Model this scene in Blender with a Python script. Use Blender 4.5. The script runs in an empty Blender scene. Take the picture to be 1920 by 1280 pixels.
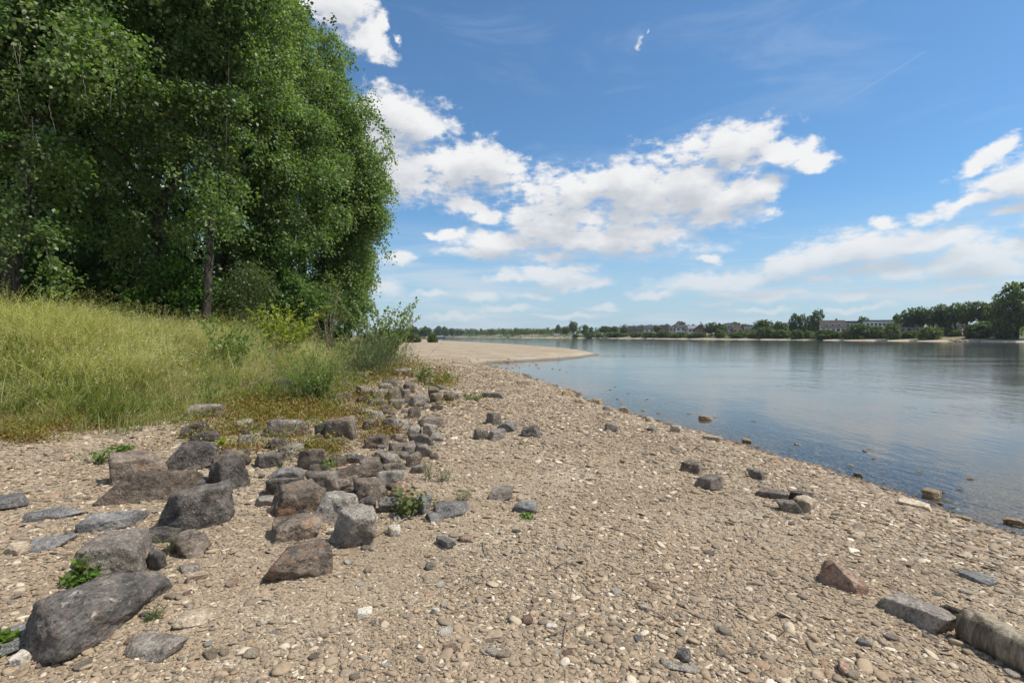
import bpy, math, random
import numpy as np
from mathutils import Vector, noise as mnoise

# ------------------------------------------------------------------ camera, sky, sun, exposure
SC = bpy.context.scene
COL = SC.collection
F = 960.0                      # focal length in photograph pixels (1920 wide, 18 mm on 36 mm)
CZ = 1.6                       # eye height over the gravel
ZW = -0.55                     # water level
PITCH = math.radians(-0.6)
cam = bpy.data.cameras.new('camera'); cam.lens = 18.0; cam.sensor_width = 36.0
cam.clip_start = 0.05; cam.clip_end = 12000
camo = bpy.data.objects.new('camera', cam); COL.objects.link(camo)
camo.location = (0, 0, CZ); camo.rotation_euler = (math.radians(90) + PITCH, 0, 0)
SC.camera = camo
SC.view_settings.view_transform = 'Standard'
SC.view_settings.look = 'None'
SC.view_settings.gamma = 1.0
SC.view_settings.use_curve_mapping = False
SC.view_settings.exposure = 0.0
SC.cycles.max_bounces = 9
SC.cycles.diffuse_bounces = 5
SC.cycles.glossy_bounces = 3
SC.cycles.transmission_bounces = 4
SC.cycles.transparent_max_bounces = 8
SC.cycles.caustics_reflective = False
SC.cycles.caustics_refractive = False
SC.cycles.sample_clamp_indirect = 6.0
SC.cycles.use_denoising = True
SC.cycles.denoiser = 'OPENIMAGEDENOISE'
SC.cycles.denoising_prefilter = 'ACCURATE'

SUN_AZ, SUN_EL = math.radians(96), math.radians(57)   # azimuth clockwise from the viewing direction
SUN_STRENGTH = 5.0
SKY_STRENGTH = 0.10


def pxdir(u, v):
    """world direction of a photograph pixel (unnormalised, y forward about 1)"""
    x, y = (u - 960) / F, (640 - v) / F
    c, s = math.cos(PITCH), math.sin(PITCH)
    return np.array([x, c - s * y, s + c * y])


# ---- node helpers
class NT:
    def __init__(self, tree):
        self.t = tree

    def n(self, typ, ins=None, **props):
        nd = self.t.nodes.new(typ)
        for k, v in props.items():
            setattr(nd, k, v)
        if ins:
            for k, v in ins.items():
                sock = nd.inputs[k]
                if isinstance(v, bpy.types.NodeSocket):
                    self.t.links.new(v, sock)
                else:
                    sock.default_value = v
        return nd

    def math(self, op, a, b=0.0, c=None, clamp=False):
        ins = {0: a, 1: b}
        if c is not None:
            ins[2] = c
        return self.n('ShaderNodeMath', ins, operation=op, use_clamp=clamp).outputs[0]

    def mix(self, fac, a, b, blend='MIX'):
        nd = self.n('ShaderNodeMix', data_type='RGBA', blend_type=blend)
        for i, v in ((0, fac), (6, a), (7, b)):
            if isinstance(v, bpy.types.NodeSocket):
                self.t.links.new(v, nd.inputs[i])
            else:
                nd.inputs[i].default_value = v if i == 0 else (tuple(v) + (1,) if len(v) == 3 else v)
        return nd.outputs[2]

    def ramp(self, fac, stops, interp='LINEAR'):
        nd = self.n('ShaderNodeValToRGB', {0: fac})
        cr = nd.color_ramp
        cr.interpolation = interp
        while len(cr.elements) < len(stops):
            cr.elements.new(0.5)
        for e, (p, c) in zip(cr.elements, stops):
            e.position = p
            e.color = (c, c, c, 1) if isinstance(c, (int, float)) else tuple(c) + (1,)
        return nd.outputs[0]

    def smooth(self, x, a, b):
        return self.n('ShaderNodeMapRange', {0: x, 1: a, 2: b, 3: 0.0, 4: 1.0}, interpolation_type='SMOOTHSTEP').outputs[0]

    def noise(self, vec, scale, detail=4.0, rough=0.55, dist=0.0, out=0, dim='3D'):
        ins = {'Scale': scale, 'Detail': detail, 'Roughness': rough, 'Distortion': dist}
        if vec is not None:
            ins['Vector'] = vec
        nd = self.n('ShaderNodeTexNoise', None, noise_dimensions=dim)
        for k, v in ins.items():
            if isinstance(v, bpy.types.NodeSocket):
                self.t.links.new(v, nd.inputs[k])
            else:
                nd.inputs[k].default_value = v
        return nd.outputs[out]

    def link(self, a, b):
        self.t.links.new(a, b)


def azel(u, v):
    d = pxdir(u, v)
    return math.atan2(d[0], d[1]), math.atan2(d[2], math.hypot(d[0], d[1]))


def build_world():
    w = bpy.data.worlds.new('World'); SC.world = w; w.use_nodes = True
    t = w.node_tree; t.nodes.clear(); N = NT(t)
    # cumulus banks: centre and radii as seen in the photograph, kept as azimuth / elevation on the sky
    blobs = [
        (775, 235, 88, 62, 0), (715, 270, 90, 90, 0), (730, 335, 110, 55, 0), (850, 325, 140, 58, 0), (930, 325, 72, 52, 0),
        (880, 385, 60, 26, 0), (915, 400, 46, 22, 0), (845, 438, 26, 16, 0), (815, 440, 20, 7, 0), (992, 292, 9, 9, 0),
        (640, 30, 75, 62, 20), (690, 75, 45, 30, 30), (595, 5, 50, 30, 0), (716, 48, 20, 22, 0), (746, 75, 10, 22, -25),
        (1209, 85, 14, 30, 18), (1221, 58, 9, 16, 10),
        (1090, 385, 130, 70, 0), (1190, 375, 150, 85, 0), (1290, 360, 120, 75, 0), (1375, 280, 95, 52, 0), (1425, 265, 50, 42, 0), (1475, 285, 60, 28, 0),
        (1540, 298, 48, 22, 10), (1515, 272, 22, 22, 0), (1400, 355, 90, 28, 0), (1150, 445, 190, 45, 0), (1020, 425, 85, 48, 0),
        (960, 455, 110, 24, 0), (900, 475, 70, 14, 0), (1020, 480, 80, 16, 0), (1340, 405, 95, 30, 0), (1230, 445, 110, 24, 0), (1150, 470, 60, 18, 0), (1225, 466, 45, 14, 0),
        (1840, 295, 62, 20, -22), (1880, 335, 100, 30, -12), (1930, 330, 60, 46, 0), (1800, 385, 85, 20, -12), (1905, 392, 50, 14, 0), (1660, 413, 45, 13, 0), (1745, 403, 32, 12, 0), (1960, 400, 60, 40, 0),
        (1600, 470, 130, 38, -8), (1700, 455, 130, 28, 0), (1800, 490, 110, 32, 0), (1500, 500, 120, 30, -10), (1650, 500, 150, 26, 0), (1330, 486, 28, 9, 0),
        (1340, 530, 120, 20, -5), (1430, 520, 110, 18, 0), (1850, 515, 120, 20, 0), (1920, 470, 60, 20, 0), (1530, 520, 60, 9, 0),
        (1030, 512, 90, 18, 0), (1060, 530, 80, 16, 0), (950, 520, 40, 10, 0), (1110, 535, 40, 9, 0),
        (755, 487, 42, 12, 0), (700, 540, 60, 14, 0), (815, 553, 40, 8, 0), (905, 558, 34, 9, 0), (1005, 552, 46, 9, 0), (1130, 579, 30, 6, 0), (1225, 556, 48, 8, 0),
        (1400, 552, 120, 9, 0), (1620, 551, 60, 8, 0), (1790, 545, 140, 9, 0), (1600, 575, 70, 5, 0), (1420, 577, 60, 5, 0), (860, 592, 60, 5, 0), (1060, 592, 60, 5, 0),
        (1330, 570, 50, 5, 0), (960, 578, 60, 6, 0),
        (420, 210, 130, 70, 0), (180, 330, 150, 60, 0), (60, 180, 90, 60, 0), (330, 470, 150, 22, 0), (-200, 300, 200, 60, 0),
    ]
    def field(name, blobs, fine):
        g = bpy.data.node_groups.new(name, 'ShaderNodeTree')
        g.interface.new_socket('Vector', in_out='INPUT', socket_type='NodeSocketVector')
        g.interface.new_socket('Field', in_out='OUTPUT', socket_type='NodeSocketFloat')
        G = NT(g)
        gi = G.n('NodeGroupInput'); go = G.n('NodeGroupOutput')
        V = gi.outputs[0]
        wn = G.noise(V, 9.0, 2.0, 0.5, out=1, dim='2D')
        ws = G.n('ShaderNodeVectorMath', {0: wn, 1: (0.07, 0.035, 0.0), 2: (-0.035, -0.0175, 0)}, operation='MULTIPLY_ADD').outputs[0]
        VW = G.n('ShaderNodeVectorMath', {0: V, 1: ws}, operation='ADD').outputs[0]
        if fine:
            w2 = G.n('ShaderNodeVectorMath', {0: G.noise(V, 38.0, 3.0, 0.6, out=1, dim='2D'), 1: (0.024, 0.015, 0.0), 2: (-0.012, -0.0075, 0)}, operation='MULTIPLY_ADD').outputs[0]
            VW = G.n('ShaderNodeVectorMath', {0: VW, 1: w2}, operation='ADD').outputs[0]
        acc = None
        for (u, v, rx, ry, rot) in blobs:
            a, e = azel(u, v)
            ra = (azel(u + rx, v)[0] - azel(u - rx, v)[0]) / 2 * 1.12
            re = (azel(u, v - ry)[1] - azel(u, v + ry)[1]) / 2 * 1.12
            # the tiny multiple of the running value only keeps the blobs in sequence (shader stack)
            VI = VW if acc is None else G.n('ShaderNodeVectorMath', {0: acc, 1: (1e-7, 1e-7, 0), 2: VW}, operation='MULTIPLY_ADD').outputs[0]
            if rot == 0:
                m = G.n('ShaderNodeVectorMath', {0: VI, 1: (1 / ra, 1 / re, 0), 2: (-a / ra, -e / re, 0)}, operation='MULTIPLY_ADD').outputs[0]
            else:
                m = G.n('ShaderNodeMapping', {'Vector': VI, 'Location': (a, e, 0), 'Rotation': (0, 0, math.radians(-rot)), 'Scale': (ra, re, 1)}, vector_type='TEXTURE').outputs[0]
            ln = G.n('ShaderNodeVectorMath', {0: m}, operation='LENGTH').outputs['Value']
            if rx <= 14:      # scraps of cloud are thin
                ln = G.math('ADD', ln, 0.55)
            acc = ln if acc is None else G.math('SMOOTH_MIN', acc, ln, 0.22)
        fld = G.math('SUBTRACT', 1.0, acc)
        # the sky beyond the picture: unseen broken cumulus, cover raised to add fill light
        sep = G.n('ShaderNodeSeparateXYZ', {0: V})
        out1 = G.smooth(G.math('ABSOLUTE', sep.outputs[0]), 0.80, 1.0)
        out2 = G.smooth(sep.outputs[1], 0.56, 0.75)
        outm = G.math('MAXIMUM', out1, out2)
        far = G.math('MULTIPLY_ADD', G.noise(V, 2.6, 2.0, 0.5, dim='2D'), 3.2, -1.55)
        far = G.math('MINIMUM', far, G.math('MULTIPLY_ADD', outm, 3.0, -1.9))
        fld = G.math('MAXIMUM', G.math('MAXIMUM', fld, -1.2), far)
        el = sep.outputs[1]
        st = G.n('ShaderNodeCombineXYZ', {0: sep.outputs[0], 1: G.math('MULTIPLY', G.math('POWER', G.math('MAXIMUM', el, 0.0), 0.75), 1.9)}).outputs[0]
        fb = G.noise(st, 10.0, 8.0 if fine else 4.0, 0.58, dim='2D')
        amp = G.math('MULTIPLY_ADD', G.smooth(el, 0.0, 0.25), 0.85, 0.65)
        r = G.math('MULTIPLY_ADD', G.math('SUBTRACT', fb, 0.5), amp, fld)
        if fine:
            fc = G.noise(st, 42.0, 4.0, 0.6, dim='2D')
            r = G.math('MULTIPLY_ADD', G.math('SUBTRACT', fc, 0.5), G.math('MULTIPLY_ADD', G.smooth(el, 0.0, 0.3), 0.25, 0.6), r)
        G.link(r, go.inputs[0])
        return g

    g = field('cumulus_field', blobs, True)
    g2 = field('cumulus_bulk', [q for q in blobs if q[2] * q[3] > 1500], False)

    tc = N.n('ShaderNodeTexCoord').outputs['Generated']
    sp = N.n('ShaderNodeSeparateXYZ', {0: tc})
    az = N.math('ARCTAN2', sp.outputs[0], sp.outputs[1])
    el = N.math('ARCSINE', sp.outputs[2])
    vec = N.n('ShaderNodeCombineXYZ', {0: az, 1: el, 2: 0.0}).outputs[0]
    f1 = N.n('ShaderNodeGroup')
    f1.node_tree = g; N.link(vec, f1.inputs[0])
    v2 = N.n('ShaderNodeVectorMath', {0: vec, 1: (0.012, 0.030, 0)}, operation='ADD').outputs[0]
    f2 = N.n('ShaderNodeGroup'); f2.node_tree = g2; N.link(v2, f2.inputs[0])
    lowe = N.smooth(el, 0.25, 0.03)
    under = N.smooth(N.math('SUBTRACT', f2.outputs[0], f1.outputs[0]), -0.25, 0.45)      # crisp tops, soft bases
    D = N.smooth(f1.outputs[0], N.math('MULTIPLY_ADD', lowe, -0.22, -0.10), N.math('MULTIPLY_ADD', lowe, 0.30, N.math('MULTIPLY_ADD', under, 0.42, 0.48)))
    # a cloud's own thickness above the point hides the sun: bright rims and tops, greyer bellies
    sh = N.smooth(f2.outputs[0], -0.05, 1.0)
    soft = N.noise(vec, 13.0, 5.0, 0.5, dim='2D')
    sh = N.math('ADD', sh, N.math('MULTIPLY', N.math('SUBTRACT', soft, 0.5), 0.55), clamp=True)
    sky = N.n('ShaderNodeTexSky', sky_type='NISHITA', sun_disc=False)
    sky.sun_elevation = SUN_EL; sky.sun_rotation = SUN_AZ
    sky.altitude = 50; sky.air_density = 1.0; sky.dust_density = 0.6; sky.ozone_density = 2.2
    skyc = N.mix(0.03, N.mix(1.0, sky.outputs[0], (0.76, 1.19, 1.44), 'MULTIPLY'), (6.0, 7.4, 8.8))
    ccol = N.mix(sh, (9.2, 9.2, 9.2), (5.7, 6.0, 6.5))
    # low clouds seen through more air
    low = N.smooth(el, 0.20, 0.02)
    ccol = N.mix(N.math('MULTIPLY', low, 0.5), ccol, (5.7, 6.3, 6.9))
    # thin veil of high cloud
    cv = N.n('ShaderNodeMapping', {'Vector': vec, 'Rotation': (0, 0, 0.35), 'Scale': (1.2, 5.0, 1)}).outputs[0]
    ci = N.math('MULTIPLY', N.smooth(N.noise(cv, 2.2, 6.0, 0.6, 0.4, dim='2D'), 0.50, 0.80), 0.16)
    hz = N.math('MULTIPLY', N.smooth(el, 0.26, 0.0), 0.72)
    base = N.mix(ci, skyc, (7.5, 8.2, 9.0))
    base = N.mix(hz, base, (4.9, 6.2, 7.4))
    sv = N.n('ShaderNodeVectorMath', {0: vec, 1: (1.6, 15.0, 0)}, operation='MULTIPLY').outputs[0]
    stk = N.math('MULTIPLY', N.smooth(N.noise(sv, 1.7, 6.0, 0.6, 0.3, dim='2D'), 0.42, 0.72), N.math('MULTIPLY', N.smooth(el, 0.24, 0.10), 0.55))
    base = N.mix(stk, base, (6.8, 7.4, 8.0))
    # the faint contrail high on the right
    (a0, e0), (a1, e1) = azel(1742, 92), azel(1500, 238)
    cm = N.n('ShaderNodeMapping', {'Vector': vec, 'Location': ((a0 + a1) / 2, (e0 + e1) / 2, 0), 'Rotation': (0, 0, math.atan2(e0 - e1, a0 - a1)), 'Scale': (math.hypot(a0 - a1, e0 - e1) / 2, 0.0011, 1)}, vector_type='TEXTURE').outputs[0]
    cs = N.n('ShaderNodeSeparateXYZ', {0: cm})
    ct = N.math('MULTIPLY', N.smooth(N.math('ABSOLUTE', cs.outputs[1]), 1.0, 0.2), N.math('MULTIPLY', N.smooth(N.math('ABSOLUTE', cs.outputs[0]), 1.0, 0.9), N.smooth(cs.outputs[0], -1.6, 1.0)))
    base = N.mix(N.math('MULTIPLY', ct, 0.15), base, (8.0, 8.6, 9.2))
    fac = N.math('MULTIPLY', D, N.math('MULTIPLY_ADD', low, -0.32, 0.98))
    colr = N.mix(fac, base, ccol)
    bg = N.n('ShaderNodeBackground', {0: colr, 1: SKY_STRENGTH})
    o = N.n('ShaderNodeOutputWorld'); N.link(bg.outputs[0], o.inputs[0])
    w.cycles.sampling_method = 'NONE'


build_world()
sun = bpy.data.lights.new('sun', 'SUN'); sun.energy = SUN_STRENGTH; sun.angle = math.radians(0.53); sun.color = (1.0, 0.955, 0.88)
suno = bpy.data.objects.new('sun', sun); COL.objects.link(suno)
SD = Vector((math.sin(SUN_AZ) * math.cos(SUN_EL), math.cos(SUN_AZ) * math.cos(SUN_EL), math.sin(SUN_EL)))
suno.rotation_euler = SD.to_track_quat('Z', 'Y').to_euler()

# ------------------------------------------------------------------ object helpers
RNG = np.random.default_rng(11)
random.seed(5)


def tag(o, label=None, cat=None, group=None, kind=None):
    if label: o['label'] = label
    if cat: o['category'] = cat
    if group: o['group'] = group
    if kind: o['kind'] = kind
    return o


def link(o, parent=None):
    COL.objects.link(o)
    if parent is not None:
        o.parent = parent
    return o


def empty(name, loc=(0, 0, 0), rz=0.0, **kw):
    o = bpy.data.objects.new(name, None)
    o.empty_display_size = 0.1
    o.location = loc; o.rotation_euler = (0, 0, rz)
    link(o)
    return tag(o, **kw)


def np_mesh(name, verts, faces, mat=None, smooth=False, cols=None, attrs=None):
    """mesh from numpy arrays; faces all of one size"""
    me = bpy.data.meshes.new(name)
    verts = np.asarray(verts, np.float32); faces = np.asarray(faces, np.int32)
    me.vertices.add(len(verts)); me.vertices.foreach_set('co', verts.ravel())
    if len(faces):
        k = faces.shape[1]
        me.loops.add(faces.size); me.loops.foreach_set('vertex_index', faces.ravel())
        me.polygons.add(len(faces))
        me.polygons.foreach_set('loop_start', np.arange(0, faces.size, k, dtype=np.int32))
        if smooth:
            me.polygons.foreach_set('use_smooth', np.ones(len(faces), bool))
    if cols is not None:
        a = me.color_attributes.new('tint', 'FLOAT_COLOR', 'POINT')
        c = np.ones((len(verts), 4), np.float32); c[:, :3] = cols
        a.data.foreach_set('color', c.ravel())
    for nm, (typ, arr) in (attrs or {}).items():
        a = me.attributes.new(nm, typ, 'POINT')
        a.data.foreach_set('vector' if typ == 'FLOAT_VECTOR' else 'value', np.ascontiguousarray(arr).ravel())
    me.update(calc_edges=True)
    if mat: me.materials.append(mat)
    return me


def obj(name, me, parent=None, loc=None, **kw):
    o = bpy.data.objects.new(name, me)
    if loc is not None: o.location = loc
    link(o, parent)
    return tag(o, **kw)


class MB:
    """collects boxes, prisms and tubes (lists of verts and polygons)"""
    def __init__(self): self.v = []; self.f = []

    def add(self, vs, fs):
        b = len(self.v); self.v += [tuple(p) for p in vs]; self.f += [tuple(i + b for i in f) for f in fs]

    def box(self, x0, x1, y0, y1, z0, z1):
        self.add([(x0, y0, z0), (x1, y0, z0), (x1, y1, z0), (x0, y1, z0), (x0, y0, z1), (x1, y0, z1), (x1, y1, z1), (x0, y1, z1)],
                 [(3, 2, 1, 0), (4, 5, 6, 7), (0, 1, 5, 4), (1, 2, 6, 5), (2, 3, 7, 6), (3, 0, 4, 7)])

    def tube(self, pts, rad, n=8, cap=True, wob=0.0, rnd=random):
        pts = [Vector(p) for p in pts]; rings = []
        for i, p in enumerate(pts):
            d = (pts[min(i + 1, len(pts) - 1)] - pts[max(i - 1, 0)]).normalized()
            a = d.orthogonal().normalized() if i == 0 else (rings_a - d * rings_a.dot(d)).normalized()
            rings_a = a; b = d.cross(a)
            rings.append([p + (a * math.cos(6.28318 * k / n) + b * math.sin(6.28318 * k / n)) * rad[i] * (1 + wob * (rnd.random() - .5)) for k in range(n)])
        vs = [q for r in rings for q in r]; fs = []
        for i in range(len(rings) - 1):
            for k in range(n):
                fs.append((i * n + k, i * n + (k + 1) % n, (i + 1) * n + (k + 1) % n, (i + 1) * n + k))
        if cap:
            fs.append(tuple(range(n - 1, -1, -1))); fs.append(tuple((len(rings) - 1) * n + k for k in range(n)))
        self.add(vs, fs)

    def mesh(self, name, mat, smooth=False):
        me = bpy.data.meshes.new(name); me.from_pydata(self.v, [], self.f)
        if smooth: me.polygons.foreach_set('use_smooth', [True] * len(me.polygons))
        me.update(); me.materials.append(mat)
        return me


def copy_tree(o, parent=None):
    c = o.copy(); COL.objects.link(c)
    if parent is not None: c.parent = parent
    for ch in list(o.children): copy_tree(ch, c)
    return c


# ------------------------------------------------------------------ terrain
def wpt(u, v, z=ZW):
    d = pxdir(u, v); t = (z - CZ) / d[2]
    return (d[0] * t, d[1] * t)


shore_px = [(1920, 1008), (1740, 945), (1560, 880), (1400, 836), (1250, 798), (1160, 770), (1090, 744), (1010, 714), (950, 694),
            (905, 683), (935, 680), (1000, 677), (1060, 673.5), (1100, 669.5), (1128, 665.5), (1110, 660.5), (1080, 656), (1000, 649.5), (930, 645), (860, 641), (825, 638.5), (795, 636.2)]
SHORE = [(8.0, -200), (6.2, -60), (5.6, -10), (5.45, 0), (5.5, 3)] + [wpt(*p) for p in shore_px] + [(-110, 520), (-330, 800), (-1100, 1300), (-3000, 1600)]
NEAR = np.array(SHORE + [(-3000, -200)])
far_px = [(2400, 647), (1920, 641.5), (1700, 639.6), (1500, 637.6), (1300, 636), (1100, 634.2), (950, 633), (830, 632.2)]
FARS = [(900, -200), (420, 20)] + [wpt(*p) for p in far_px] + [(-700, 1500), (-3000, 2100)]
FAR = np.array(FARS + [(-3000, 6000), (6000, 6000), (6000, -200)])
BANK = np.array([(-60, 6.0), (-16, 7.2), (-8.6, 8.2), (-7.3, 8.7), (-6.2, 9.6), (-5.6, 11.0), (-5.5, 13.0), (-5.6, 16.5), (-6.0, 22), (-7.6, 31), (-11.5, 48), (-17, 68),
                 (-36, 140), (-80, 280), (-170, 520), (-400, 800), (-1200, 1250), (-3000, 1500), (-3000, 0)])


def sdist(P, poly):
    """signed distance to a closed polygon, positive inside"""
    P = np.asarray(P, float); A = poly; B = np.roll(poly, -1, axis=0)
    best = np.full(len(P), 1e18); ins = np.zeros(len(P), bool)
    for a, b in zip(A, B):
        ab = b - a; ap = P - a
        t = np.clip((ap @ ab) / (ab @ ab), 0, 1)
        q = ap - t[:, None] * ab
        best = np.minimum(best, (q * q).sum(1))
        c = (a[1] > P[:, 1]) != (b[1] > P[:, 1])
        with np.errstate(divide='ignore', invalid='ignore'):
            xx = a[0] + (P[:, 1] - a[1]) * ab[0] / (ab[1] if ab[1] != 0 else 1e-12)
        ins ^= c & (P[:, 0] < xx)
    return np.where(ins, 1, -1) * np.sqrt(best)


def sstep(x, a, b):
    t = np.clip((x - a) / (b - a), 0, 1); return t * t * (3 - 2 * t)


def wob(x, y):
    return (np.sin(x * 1.7 + 0.6 * y) * np.sin(y * 1.3 - 0.4 * x + 1) * 0.5 + np.sin(x * 3.9 - y * 2.3 + 2) * 0.28 + np.sin(x * 0.53 + y * 0.71) * 0.6)


def terrain(x, y, full=False):
    x = np.atleast_1d(np.asarray(x, float)); y = np.atleast_1d(np.asarray(y, float))
    P = np.stack([x, y], 1)
    s = sdist(P, NEAR); f = sdist(P, FAR); b = sdist(P, BANK)
    r = np.hypot(x, y)
    s_ = s + wob(x * 1.3, y * 1.3) * 0.16 * np.clip(r / 12, 0.6, 2.5) * np.exp(-np.abs(s) / 3)
    land = 0.62 * (1 - np.exp(-np.maximum(s_, 0) / 2.8)) + 0.14 * sstep(s, 7, 22)
    bt = b + 0.25 * wob(x, y)
    land = land + 1.32 * sstep(bt, -0.4, 7.5) + 0.35 * sstep(b, 8, 30)
    land = land + 0.020 * wob(x * 0.9, y * 0.9) * sstep(s, 0.3, 2)
    bed = -1.7 * (1 - np.exp(np.minimum(s_, 0) / 15.0)) - 0.012 + 0.02 * wob(x * 2, y * 2) * np.exp(s_ / 4) * 0
    fl = 1.0 * (1 - np.exp(-np.maximum(f, 0) / 9.0)) + 3.6 * sstep(f, 9, 42)
    z = np.where(s_ > 0, land, np.where(f > 0, fl, bed)) + ZW
    if full:
        return z, s_, f, bt
    return z


def H(x, y):
    return float(terrain(x, y)[0])


_ts = np.exp(np.linspace(math.log(1.2), math.log(1500), 900))


def cast(u, v):
    """where the ray through a photograph pixel first meets the terrain"""
    d = pxdir(u, v)
    X, Y, Z = d[0] * _ts, d[1] * _ts, CZ + d[2] * _ts
    h = terrain(X, Y); below = np.nonzero(Z < h)[0]
    if len(below) == 0:
        i = len(_ts) - 1; return np.array([X[i], Y[i], h[i]])
    i = max(below[0], 1)
    g0, g1 = Z[i - 1] - h[i - 1], Z[i] - h[i]
    t = _ts[i - 1] + (_ts[i] - _ts[i - 1]) * g0 / (g0 - g1)
    x, y = d[0] * t, d[1] * t
    return np.array([x, y, H(x, y)])


def at(u, v, depth):
    """point at a given distance along the viewing axis seen at a photograph pixel"""
    d = pxdir(u, v); t = depth / d[1]
    return np.array([d[0] * t, depth, CZ + d[2] * t])


# ------------------------------------------------------------------ materials
def mat(name):
    m = bpy.data.materials.new(name); m.use_nodes = True
    m.node_tree.nodes.clear()
    return m, NT(m.node_tree)


def finish(N, shader, disp=None):
    o = N.n('ShaderNodeOutputMaterial'); N.link(shader, o.inputs[0])


def bump(N, height, strength, dist, normal=None):
    ins = {'Height': height, 'Strength': strength, 'Distance': dist}
    if normal is not None: ins['Normal'] = normal
    return N.n('ShaderNodeBump', ins).outputs[0]


def principled(N, col, rough=0.8, normal=None, spec=0.3):
    ins = {'Base Color': col if isinstance(col, bpy.types.NodeSocket) else tuple(col) + (1,), 'Roughness': rough, 'Specular IOR Level': spec}
    if normal is not None: ins['Normal'] = normal
    return N.n('ShaderNodeBsdfPrincipled', ins).outputs[0]


def simple(name, col, rough=0.8, var=0.25, scale=6.0, spec=0.3):
    m, N = mat(name)
    tc = N.n('ShaderNodeTexCoord').outputs['Object']
    n = N.noise(tc, scale, 5, 0.6)
    c = N.mix(n, tuple(x * (1 - var) for x in col), tuple(min(1, x * (1 + var)) for x in col))
    finish(N, principled(N, c, rough, bump(N, n, 0.2, 0.02), spec))
    return m


def m_ground():
    m, N = mat('ground_earth')
    geo = N.n('ShaderNodeNewGeometry').outputs['Position']
    bank = N.n('ShaderNodeAttribute', attribute_name='bank').outputs['Fac']
    shore = N.n('ShaderNodeAttribute', attribute_name='shore').outputs['Fac']
    farb = N.n('ShaderNodeAttribute', attribute_name='farbank').outputs['Fac']
    v1 = N.n('ShaderNodeTexVoronoi', {'Vector': geo, 'Scale': 34.0})
    v2 = N.n('ShaderNodeTexVoronoi', {'Vector': geo, 'Scale': 95.0})
    v3 = N.n('ShaderNodeTexVoronoi', {'Vector': geo, 'Scale': 9.0})
    patch = N.noise(geo, 0.45, 4, 0.55)
    fine = N.noise(geo, 30.0, 5, 0.65)
    s1 = N.n('ShaderNodeSeparateColor', {0: v1.outputs['Color']}).outputs[0]
    s2 = N.n('ShaderNodeSeparateColor', {0: v2.outputs['Color']}).outputs[0]
    s3 = N.n('ShaderNodeSeparateColor', {0: v3.outputs['Color']}).outputs[1]
    peb = N.ramp(s1, [(0.0, (0.20, 0.165, 0.125)), (0.3, (0.30, 0.245, 0.18)), (0.6, (0.38, 0.32, 0.24)), (0.85, (0.48, 0.42, 0.33)), (1.0, (0.66, 0.60, 0.50))])
    peb2 = N.ramp(s2, [(0.0, (0.22, 0.18, 0.135)), (0.5, (0.34, 0.275, 0.20)), (1.0, (0.46, 0.39, 0.30))])
    peb3 = N.ramp(s3, [(0.0, (0.25, 0.21, 0.16)), (0.5, (0.36, 0.30, 0.225)), (1.0, (0.52, 0.46, 0.37))])
    c = N.mix(1.0, N.mix(0.5, peb, peb2), (1.08, 1.05, 1.0), 'MULTIPLY')
    c = N.mix(N.math('MULTIPLY', N.smooth(patch, 0.35, 0.6), 0.4), c, peb3)
    earth = N.mix(fine, (0.235, 0.17, 0.115), (0.385, 0.295, 0.21))
    c = N.mix(N.math('MULTIPLY', N.smooth(patch, 0.62, 0.40), 0.75), c, earth)
    drift = N.n('ShaderNodeMapping', {'Vector': geo, 'Rotation': (0, 0, 0.25), 'Scale': (0.25, 1.0, 1)}).outputs[0]
    c = N.mix(1.0, c, N.ramp(N.noise(drift, 1.3, 7, 0.68), [(0.30, (0.66, 0.645, 0.60)), (0.52, (1.0, 0.985, 0.93)), (0.72, (1.22, 1.19, 1.10))]), 'MULTIPLY')
    # paler, washed stones along the water, dark wet line at its edge
    c = N.mix(N.math('MULTIPLY', N.smooth(shore, 2.6, 0.5), 0.35), c, N.mix(s1, (0.34, 0.305, 0.245), (0.56, 0.51, 0.42)))
    gy = N.n('ShaderNodeSeparateXYZ', {0: geo}).outputs[1]
    flat_ = N.math('MULTIPLY_ADD', N.smooth(gy, 22.0, 48.0), 1.5, 1.0)
    wet = N.math('MULTIPLY', N.smooth(N.math('DIVIDE', N.math('ADD', shore, N.math('MULTIPLY', fine, 0.35)), flat_), 0.55, 0.16), 0.8)
    c = N.mix(wet, c, N.mix(s1, (0.055, 0.038, 0.022), (0.17, 0.125, 0.075)))
    deep = N.smooth(shore, -2.0, -9.0)
    c = N.mix(N.math('MULTIPLY', deep, 0.8), c, (0.06, 0.065, 0.045))
    soil = N.mix(fine, (0.10, 0.085, 0.045), (0.24, 0.20, 0.11))
    c = N.mix(N.smooth(bank, 0.3, 1.6), c, soil)
    gn = N.noise(geo, 0.08, 5, 0.6)
    fgr = N.mix(gn, (0.075, 0.105, 0.028), (0.17, 0.165, 0.055))
    dry = N.mix(gn, (0.34, 0.26, 0.13), (0.24, 0.20, 0.10))
    fgr = N.mix(N.smooth(N.noise(geo, 0.02, 3, 0.5), 0.48, 0.60), fgr, dry)
    fb = N.math('ADD', farb, N.math('MULTIPLY', N.math('SUBTRACT', gn, 0.5), 8.0))
    fcol = N.mix(N.smooth(fb, 3.5, 8.5), (0.48, 0.415, 0.31), fgr)
    c = N.mix(N.smooth(farb, -2.0, 0.0), c, fcol)
    hgt = N.math('ADD', N.math('MULTIPLY', v1.outputs['Distance'], -1.0), N.math('MULTIPLY', fine, 0.7))
    nb = bump(N, hgt, 0.65, 0.018)
    nb = bump(N, N.math('MULTIPLY', v2.outputs['Distance'], -1.0), 0.4, 0.006, nb)
    finish(N, principled(N, c, N.math('MULTIPLY_ADD', wet, -0.55, 0.9), nb, 0.25))
    return m


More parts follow.
